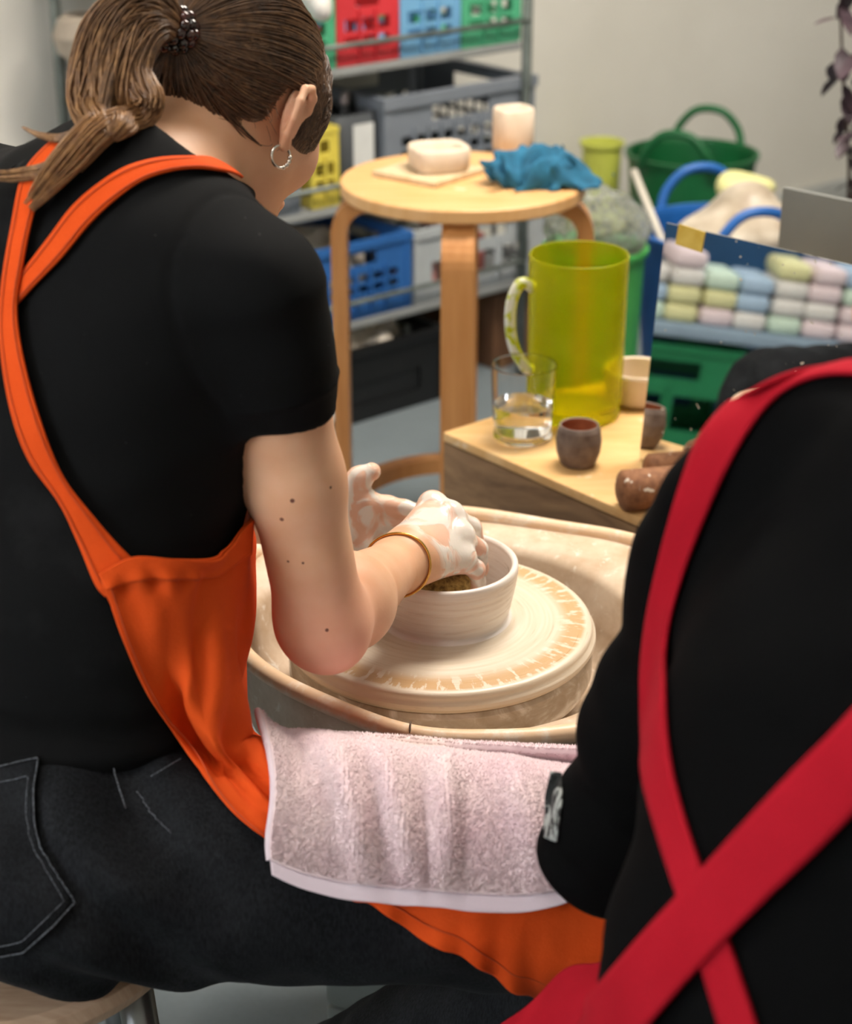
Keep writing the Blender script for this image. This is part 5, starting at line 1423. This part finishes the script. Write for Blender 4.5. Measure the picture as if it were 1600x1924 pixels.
# ================================================================== wire shelf against the back wall
n = newmat('shelf_metal', srgb('#6a716c'), 0.45, Metallic=0.4); n.color(n.ramp(n.noise(20, 3), [(0.3, srgb('#5d645f')), (0.7, srgb('#7a817b'))]))
SMt = MATS['shelf_metal']
A0, A1, Bf, Bb = -0.48, 0.355, -0.47, -0.06
LEV = (0.215, 0.455, 0.715)
sh = empty('metal_shelf', room_pt((A0 + A1) / 2, -0.26, 0), 'grey metal wire shelf full of crates against the wall', 'shelf')
for a_ in (A0, A1):
    for b_ in (Bf, Bb):
        mesh_obj('post', *tube([room_pt(a_, b_, 0), room_pt(a_, b_, 1.25)], 0.011, 10), SMt, sh)
for z in LEV:
    box_obj('shelf_board', ((A0 + A1) / 2, (Bf + Bb) / 2, z - 0.008), (A1 - A0 - 0.02, Bb - Bf - 0.01, 0.016), plain('shelf_grey', '#8a8c8a', 0.5), sh, M=ROOM, bevel=0.002)
    mesh_obj('front_rail', *tube([room_pt(A0, Bf - 0.006, z + 0.043), room_pt(A1, Bf - 0.006, z + 0.043)], 0.0055, 8), SMt, sh)
    mesh_obj('end_rail', *tube([room_pt(A1, Bf, z + 0.043), room_pt(A1, Bb, z + 0.043)], 0.0055, 8), SMt, sh)
box_obj('shelf_board', ((A0 + A1) / 2, (Bf + Bb) / 2, 1.2), (A1 - A0 - 0.02, Bb - Bf - 0.01, 0.016), MATS['shelf_grey'], sh, M=ROOM, bevel=0.002)

PL = lambda nm, hx, r_=0.45: plain(nm, hx, r_, 0.06, 20)
GRN = PL('crate_green', '#4fa57c'); RED = PL('crate_red', '#c8343b'); BLU = PL('crate_blue', '#6fa3c8'); DBL = PL('crate_dark_blue', '#2c5f9e'); GRY = PL('crate_grey', '#767c84'); LGR = PL('crate_light', '#a9adae'); BLK = PL('crate_black', '#0d0d0e'); PUR = PL('crate_purple', '#7a4a7c'); DGR = PL('crate_deep_green', '#1f7a4d')
def span(px0, px1, py, b): return room_hit(px0, py, b)[0], room_hit(px1, py, b)[0]
zt = LEV[2] + 0.001; bF = Bf + 0.012
for px0, px1, mat_, lab in ((505, 630, GRN, 'small green folding crate left of the red crate'), (633, 749, RED, 'small red folding crate on the top shelf'), (752, 864, BLU, 'small light blue folding crate on the top shelf'), (867, 977, GRN, 'small green folding crate at the shelf end beside the light blue one'), (380, 502, DGR, 'small dark green folding crate on the top shelf behind the head'), (275, 376, PUR, 'small purple folding crate on the top shelf behind the ponytail')):
    a0, a1 = span(px0, px1, 85, bF)
    crate(a1 - a0 - 0.003, 0.30 if px0 > 300 else 0.10, 0.15, mat_, RM(a0, bF, zt), lab, group='small folding crates on the top shelf', slots=(3, 2), rimw=0.010)
# white bag drawn over the crates
n = newmat('white_plastic', srgb('#dcd9d3'), 0.5, **{'Subsurface Weight': 0.1}); n.bump(n.noise(30, 3), 0.4, 0.004)
bc = room_pt(span(560, 565, 20, -0.44)[0], -0.44, 0.86)
def bag(p):
    q = p - bc.astype(np.float32)
    d = cone(p, bc + np.array([-0.05, -0.02, 0.09]), bc + np.array([0.035, -0.03, -0.02]), 0.035, 0.028)
    return d + 0.006 * np.sin(q[:, 0] * 90 + q[:, 2] * 50 + 2 * hash_noise(q, 40, 7))
v, f = sdf_mesh(bag, bc - 0.18, bc + 0.18, 0.006)
mesh_obj('plastic_bag', v, f, MATS['white_plastic'], label='white crumpled plastic bag in front of the green crate', cat='bag')
# left end: beige round pot and black bag
a_, _ = room_hit(142, 160, -0.13); c = room_pt(a_ + 0.03, -0.13, zt)
mesh_obj('round_pot', *lathe([(0, 0.001), (0.03, 0.001), (0.055, 0.025), (0.062, 0.055), (0.05, 0.085), (0.035, 0.094), (0.031, 0.092), (0.045, 0.08), (0.055, 0.055), (0.045, 0.02), (0, 0.012)], c, 40), plain('pot_beige', '#a79a8a', 0.7), label='round beige pot at the end of the top shelf', cat='pot')
c = room_pt(a_ + 0.13, -0.20, zt)
v, f = sdf_mesh(lambda p: ell(p, c + np.array([0, 0, 0.11]), (0.075, 0.06, 0.115)) + 0.008 * hash_noise(p, 50, 9), c - np.array([.12, .12, -.001]), c + np.array([.12, .12, .26]), 0.007)
mesh_obj('black_bag', v, f, plain('bag_black', '#1c1c1d', 0.6), label='black bag on the top shelf behind the beige pot', cat='bag')
# middle shelf
zm = LEV[1] + 0.001
a0, a1 = span(722, 1000, 230, bF)
crate(a1 - a0, 0.36, 0.185, GRY, RM(a0, bF, zm), 'large open grey crate on the middle shelf', slots=(9, 3), rimw=0.02)
a0, a1 = span(640, 716, 240, bF)
e = empty('storage_bin', room_pt((a0 + a1) / 2, bF + .12, zm), 'dark grey bin with a white label on the middle shelf', 'bin')
M = RM((a0 + a1) / 2, bF + 0.10, zm)
mesh_obj('body', *rounded_vessel(a1 - a0, 0.18, 0.165, 0.004, 0.006, 6, 1.0, M), PL('bin_dark', '#4a4d50'), e)
box_obj('label_sheet', ((a1 - a0) * 0.12, -0.0915, 0.085), ((a1 - a0) * 0.5, 0.002, 0.12), plain('paper_white', '#cfcfcb', 0.7), e, M=M)
n = newmat('black_jar', srgb('#141516'), 0.3); n.bump(n.noise(30, 2), 0.1, 0.001)
rs2 = np.random.RandomState(5)
for k in range(4):
    c = M @ Vector((-0.03 + 0.022 * k, -0.03 + 0.025 * (k % 2), 0.007))
    e = empty('paint_bottle', c, 'black bottle with pale cap in the dark grey bin, %s' % ('nearest the yellow crate', 'second from the yellow crate', 'third from the yellow crate', 'nearest the large grey crate')[k], 'bottle', 'bottles in the dark grey bin')
    mesh_obj('body', *lathe([(0, 0), (0.0125, 0), (0.0135, 0.004), (0.0135, 0.15), (0.009, 0.165), (0, 0.166)], c, 20), MATS['black_jar'], e)
    mesh_obj('cap', *lathe([(0, 0.166), (0.008, 0.166), (0.008, 0.182), (0, 0.183)], c, 16), plain('cap_pale', '#b7aaa8', 0.5), e)
a0, a1 = span(585, 634, 290, bF)
crate(a1 - a0, 0.20, 0.15, PL('crate_yellow', '#d8c552'), RM(a0, bF, zm), 'small yellow crate on the middle shelf', slots=(2, 2), rimw=0.008)
a0, a1 = span(330, 560, 330, bF)
crate(a1 - a0, 0.34, 0.16, GRY, RM(a0, bF, zm), 'grey crate on the middle shelf behind the neck', slots=(6, 3), rimw=0.016)
# lower shelf
zl = LEV[0] + 0.001
def lumps(name, M, w, d, z, h, mat, label, seed, parent=None, cat='clay'):
    c = np.array(M @ Vector((w / 2, d / 2, z)))
    Ri = np.array(M.to_3x3()).T
    def fn(p):
        q = (p - c.astype(np.float32)) @ Ri.T.astype(np.float32)
        return ell(q, (0, 0, 0), (w * 0.47, d * 0.47, h)) + h * 0.22 * hash_noise(q, 60, seed) + h * 0.1 * hash_noise(q, 150, seed + 1)
    v, f = sdf_mesh(fn, c - max(w, d) * 0.8, c + max(w, d) * 0.8, 0.008)
    return mesh_obj(name, v, f, mat, parent, label=label, cat=cat)
n = newmat('clay_bag', srgb('#c9bda9'), 0.5); n.color(n.ramp(n.noise(22, 4), [(0.3, srgb('#a99a84')), (0.7, srgb('#d9d0c2'))])); n.bump(n.noise(60, 3), 0.4, 0.003)
a0, a1 = span(560, 770, 500, bF)
M = RM(a0, bF, zl); crate(a1 - a0, 0.30, 0.155, DBL, M, 'bright blue crate with pale sacks on the lower shelf', slots=(6, 3), rimw=0.014)
lumps('clay_sack', M, a1 - a0 - 0.03, 0.27, 0.08, 0.065, MATS['clay_bag'], 'pale clay sack lying in the bright blue crate', 61, cat='sack')
a0, a1 = span(779, 1022, 460, bF)
M = RM(a0, bF, zl); crate(a1 - a0, 0.32, 0.15, LGR, M, 'light grey crate with pink packets on the lower shelf', slots=(3, 1), rimw=0.016)
for k, (x, hx) in enumerate(((0.05, '#c98a84'), (0.13, '#d8d4cd'), (0.20, '#c4716c'))):
    box_obj('clay_packet', (x, 0.10, 0.056), (0.048, 0.16, 0.10), plain('packet_%d' % k, hx, 0.6), M=M @ Matrix.Rotation(0.06 * (k - 1), 4, 'Z'), bevel=0.006, label=('faded pink packet in the light grey crate', 'white packet in the light grey crate', 'red packet in the light grey crate')[k], cat='packet', group='packets in the light grey crate')
# on the floor under the shelf
a0, a1 = span(575, 834, 720, Bf + 0.0)
M = RM(a0, Bf + 0.0, 0.001); bcr = crate(a1 - a0, 0.34, 0.155, BLK, M, 'black crate on the floor under the shelf', slots=(1, 1), rimw=0.016, handle=False)
box_obj('inner_plate', ((a1 - a0) / 2, 0.008, 0.07), (a1 - a0 - 0.03, 0.006, 0.12), BLK, bcr, M=M)
lumps('clay_sack', M, a1 - a0 - 0.04, 0.28, 0.11, 0.075, MATS['clay_bag'], 'beige sack bulging out of the black floor crate', 71, cat='sack')
box_obj('label_sheet', (0.075, -0.002, 0.115), (0.035, 0.002, 0.022), MATS['paper_white'], bcr, M=M)
box_obj('label_sheet', (0.075, -0.002, 0.03), (0.04, 0.002, 0.018), MATS['paper_white'], bcr, M=M)
a0, a1 = span(905, 1010, 600, Bf + 0.1)
box_obj('wooden_box', ((a1 - a0) / 2, 0.14, 0.085), (a1 - a0, 0.28, 0.17), plain('old_wood', '#6d4a30', 0.7), M=RM(a0, Bf + 0.06, 0.0), bevel=0.003, label='dark brown wooden box on the floor under the shelf end', cat='box')

# ================================================================== tubs by the wall
TG = plain('tub_green', '#0c5a2e', 0.45, 0.12, 9); TB = plain('tub_blue', '#1f5ea8', 0.45, 0.1, 12)
c = P(1300, 285, 4.15); c = np.array([c[0], c[1], 0.0]); zr = P(1300, 285, 4.15)[2]
tub('rubble_tub', c, 0.150, 0.12, zr, TG, 'large dark green rubber tub standing against the wall', (0.38, 0.92))
c = P(1176, 300, 4.2); cy = np.array([c[0], c[1], 0.0])
tub('flexible_tub', cy - np.array([0.05, -0.09, 0]), 0.048, 0.04, P(1176, 272, 4.25)[2], plain('tub_yellow', '#c9cf5a', 0.45, 0.1), 'narrow yellow green tub beside the dark green tub', (1, 0), handles=False)
c = P(1367, 425, 3.28); zr = c[2]; cb_ = np.array([c[0], c[1], 0.0])
tub('flexible_tub', cb_, 0.172, 0.135, zr, TB, 'blue flexible tub filled with clay bags', (P(1310, 385, 3.45) - P(1425, 465, 3.10))[:2])
n = newmat('clay_wet_bag', srgb('#b5a48e'), 0.4); n.color(n.ramp(n.noise(16, 4), [(0.3, srgb('#9c8b76')), (0.7, srgb('#cfc4b2'))])); n.bump(n.noise(45, 3), 0.5, 0.004)
v, f = sdf_mesh(lambda p: smin(smin(ell(p, cb_ + np.array([0.03, 0.0, zr - 0.01]), (0.12, 0.11, 0.05)), ell(p, P(1405, 385, 3.32), (0.055, 0.05, 0.045)), 0.03), ell(p, cb_ + np.array([-.05, -.05, zr - .05]), (.08, .08, .05)), 0.03) + 0.008 * hash_noise(p, 45, 81), cb_ + np.array([-.2, -.2, zr - .15]), cb_ + np.array([.22, .2, zr + .13]), 0.008)
mesh_obj('clay_sack', v, f, MATS['clay_wet_bag'], label='open clay sack in the blue tub', cat='sack')
v, f = sdf_mesh(lambda p: ell(p, P(1403, 352, 3.36), (0.055, 0.04, 0.032)) + 0.010 * hash_noise(p, 55, 83), P(1403, 352, 3.36) - 0.1, P(1403, 352, 3.36) + 0.1, 0.006)
mesh_obj('rubber_glove', v, f, plain('pale_yellow', '#cfcb8e', 0.5), label='crumpled pale yellow glove on the clay sack', cat='glove')
mesh_obj('wooden_stick', *tube([P(1190, 322, 3.42), P(1262, 500, 3.20)], 0.008, 8), plain('stick_white', '#c9c2b4', 0.6), label='pale stick poking out of the blue tub', cat='stick')
# green bucket in a clear bag
c = P(1118, 462, 3.05); zr = c[2]; cg = np.array([c[0], c[1], 0.0])
tub('bucket', cg, 0.088, 0.075, zr, plain('bucket_green', '#3f9a4a', 0.45, 0.1), 'green bucket with a clear liner bag beside the blue tub', (1, 0.2), handles=False)
n = newmat('clear_film', srgb('#f2f5ee'), 0.15, **{'Transmission Weight': 0.9, 'IOR': 1.04}); n.bump(n.noise(25, 4), 0.6, 0.006)
def liner(p):
    q = p - (cg + np.array([0, 0, zr])).astype(np.float32)
    d = ell(q, (0, 0, 0.03), (0.092, 0.092, 0.07)) + 0.014 * hash_noise(q, 42, 91) + 0.006 * hash_noise(q, 110, 92)
    return np.abs(d) - 0.003
v, f = sdf_mesh(liner, cg + np.array([-.14, -.14, zr - .08]), cg + np.array([.14, .14, zr + .14]), 0.005)
mesh_obj('liner_bag', v, f, MATS['clear_film'], label='clear plastic bag bulging over the green bucket', cat='bag')

# ================================================================== dark leaved plant
n = newmat('plant_leaf', srgb('#3d2c33'), 0.5); n.color(n.ramp(n.noise(18, 3), [(0.3, srgb('#2f2329')), (0.55, srgb('#4a3840')), (0.8, srgb('#56553c'))]))
pb = P(1592, 420, 3.0); pz = pb[2] - 0.06
pl = empty('potted_plant', (pb[0], pb[1], 0.0), 'plant with drooping dark purple leaves beside the grey board', 'plant')
mesh_obj('pot', *lathe([(0, 0.0), (0.07, 0.0), (0.095, pz - 0.01), (0.10, pz), (0.092, pz), (0.088, pz - 0.03), (0, pz - 0.03)], (pb[0], pb[1], 0), 40), plain('pot_white', '#c9c6c0', 0.5), pl)
mesh_obj('soil', *lathe([(0, pz - 0.028), (0.088, pz - 0.025)], (pb[0], pb[1], 0), 30), plain('soil', '#2b211a', 0.95), pl)
lv = np.array([(0, 0, 0), (0.25, 0.16, 0.03), (0.55, 0.2, 0.02), (0.82, 0.12, -0.03), (1, 0, -0.08), (0.82, -0.12, -0.03), (0.55, -0.2, 0.02), (0.25, -0.16, 0.03), (0.25, 0, 0.0), (0.55, 0, -0.015), (0.82, 0, -0.05)])
lf = [(0, 8, 1), (8, 9, 2, 1), (9, 10, 3, 2), (10, 4, 3), (0, 7, 8), (8, 7, 6, 9), (9, 6, 5, 10), (10, 5, 4)]
rs3 = np.random.RandomState(21)
for s in range(3):
    ang = rs3.uniform(0, 6.28)
    stem = catmull([(pb[0], pb[1], pz - 0.03), (pb[0] + 0.015 * math.cos(ang), pb[1] + 0.015 * math.sin(ang), pz + 0.15), (pb[0] + 0.03 * math.cos(ang + 1), pb[1] + 0.03 * math.sin(ang), pz + 0.32), (pb[0] - 0.01 + 0.05 * math.cos(ang + 2), pb[1] + 0.04 * math.sin(ang), pz + 0.52)], 30)
    mesh_obj('stem', *tube(stem, np.linspace(0.004, 0.002, 30), 6), plain('stem_dark', '#4a3a30', 0.7), pl)
    for k in range(20):
        p0 = stem[5 + int(24 * k / 20)]; a = rs3.uniform(0, 6.28); L = rs3.uniform(0.045, 0.075)
        d = nrm([math.cos(a), math.sin(a), rs3.uniform(-1.3, -0.1)]); sd = nrm(np.cross(d, [0, 0, 1])); up_ = np.cross(sd, d)
        mesh_obj('leaf', [tuple(p0 + L * (v_[0] * d + v_[1] * sd * 1.1 + v_[2] * up_)) for v_ in lv], lf, MATS['plant_leaf'], pl)


# ================================================================== low rack left of the wheel (the mirror shows it)
RKx, RKy, RKw, RKd = -1.72, 1.02, 0.74, 0.34
RKM = Matrix.Translation((RKx, RKy, 0)) @ Matrix.Rotation(math.radians(90), 4, 'Z')      # x along the rack, y into it
rk = empty('low_rack', (RKx - RKd / 2, RKy + RKw / 2, 0), 'low blue grey rack with folded cloths, mirrored beside the pitcher', 'rack')
RB = plain('rack_blue_grey', '#8fa3b5', 0.5); RN = plain('rack_navy', '#1d4a72', 0.6)
for z in (0.02, 0.335):
    box_obj('shelf_board', (RKw / 2, RKd / 2, z), (RKw, RKd, 0.032), RB, rk, M=RKM, bevel=0.003)
box_obj('back_panel', (RKw / 2, RKd + 0.004, 0.36), (RKw, 0.008, 0.72), RN, rk, M=RKM)
for x in (0.012, RKw - 0.012):
    for y in (0.012, RKd - 0.012): box_obj('post', (x, y, 0.36), (0.024, 0.024, 0.72), MATS['shelf_metal'], rk, M=RKM, bevel=0.002)
PASTEL = {'pink': '#e3d0d4', 'white': '#dedad6', 'light blue': '#a9c0d8', 'pale yellow': '#dcd8a4', 'pale green': '#c8dccb'}
STACKS = [('pink', 'pink', 'pale green', 'light blue'), ('pink', 'white', 'pink', 'pink'), ('pale green', 'white', 'white', 'pale yellow'), ('white', 'light blue', 'light blue'), ('pink', 'pale yellow', 'pale green'), ('pale yellow', 'pale yellow', 'white', 'pink'), ('pale green', 'light blue', 'white')]
proto_c = {}
for i, stk in enumerate(STACKS):
    for k, cn_ in enumerate(stk):
        if cn_ not in proto_c:
            bm = bmesh.new(); box_into(bm, (0, 0, 0.021), (0.078, 0.16, 0.041), None, 0.012)
            o = bm_obj('folded_cloth', bm, plain('cloth_' + cn_.replace(' ', '_'), PASTEL[cn_], 0.95, 0.06, 30, 0.4, 300), None, angle=0.9)
            proto_c[cn_] = o; 
        else:
            o = proto_c[cn_].copy(); COL.objects.link(o)
        x = 0.085 + 0.083 * i + 0.002 * math.sin(7 * i + k)
        o.matrix_world = RKM @ Matrix.Translation((x, 0.10, 0.3515 + 0.0425 * k)) @ Matrix.Rotation(0.04 * math.sin(3 * i + 5 * k), 4, 'Z')
        setp(o, 'folded %s cloth, %s of the %s cloth stack from the taped mirror edge' % (cn_, 'top' if k == len(stk) - 1 else ('bottom', 'second', 'third')[k], ('seventh', 'sixth', 'fifth', 'fourth', 'third', 'second', 'first')[i]), 'cloth', 'folded cloths on the low rack')
crate(0.36, 0.30, 0.26, DGR, RKM @ Matrix.Translation((0.32, 0.02, 0.037)), 'deep green crate on the bottom of the low rack', slots=(2, 1), rimw=0.016)
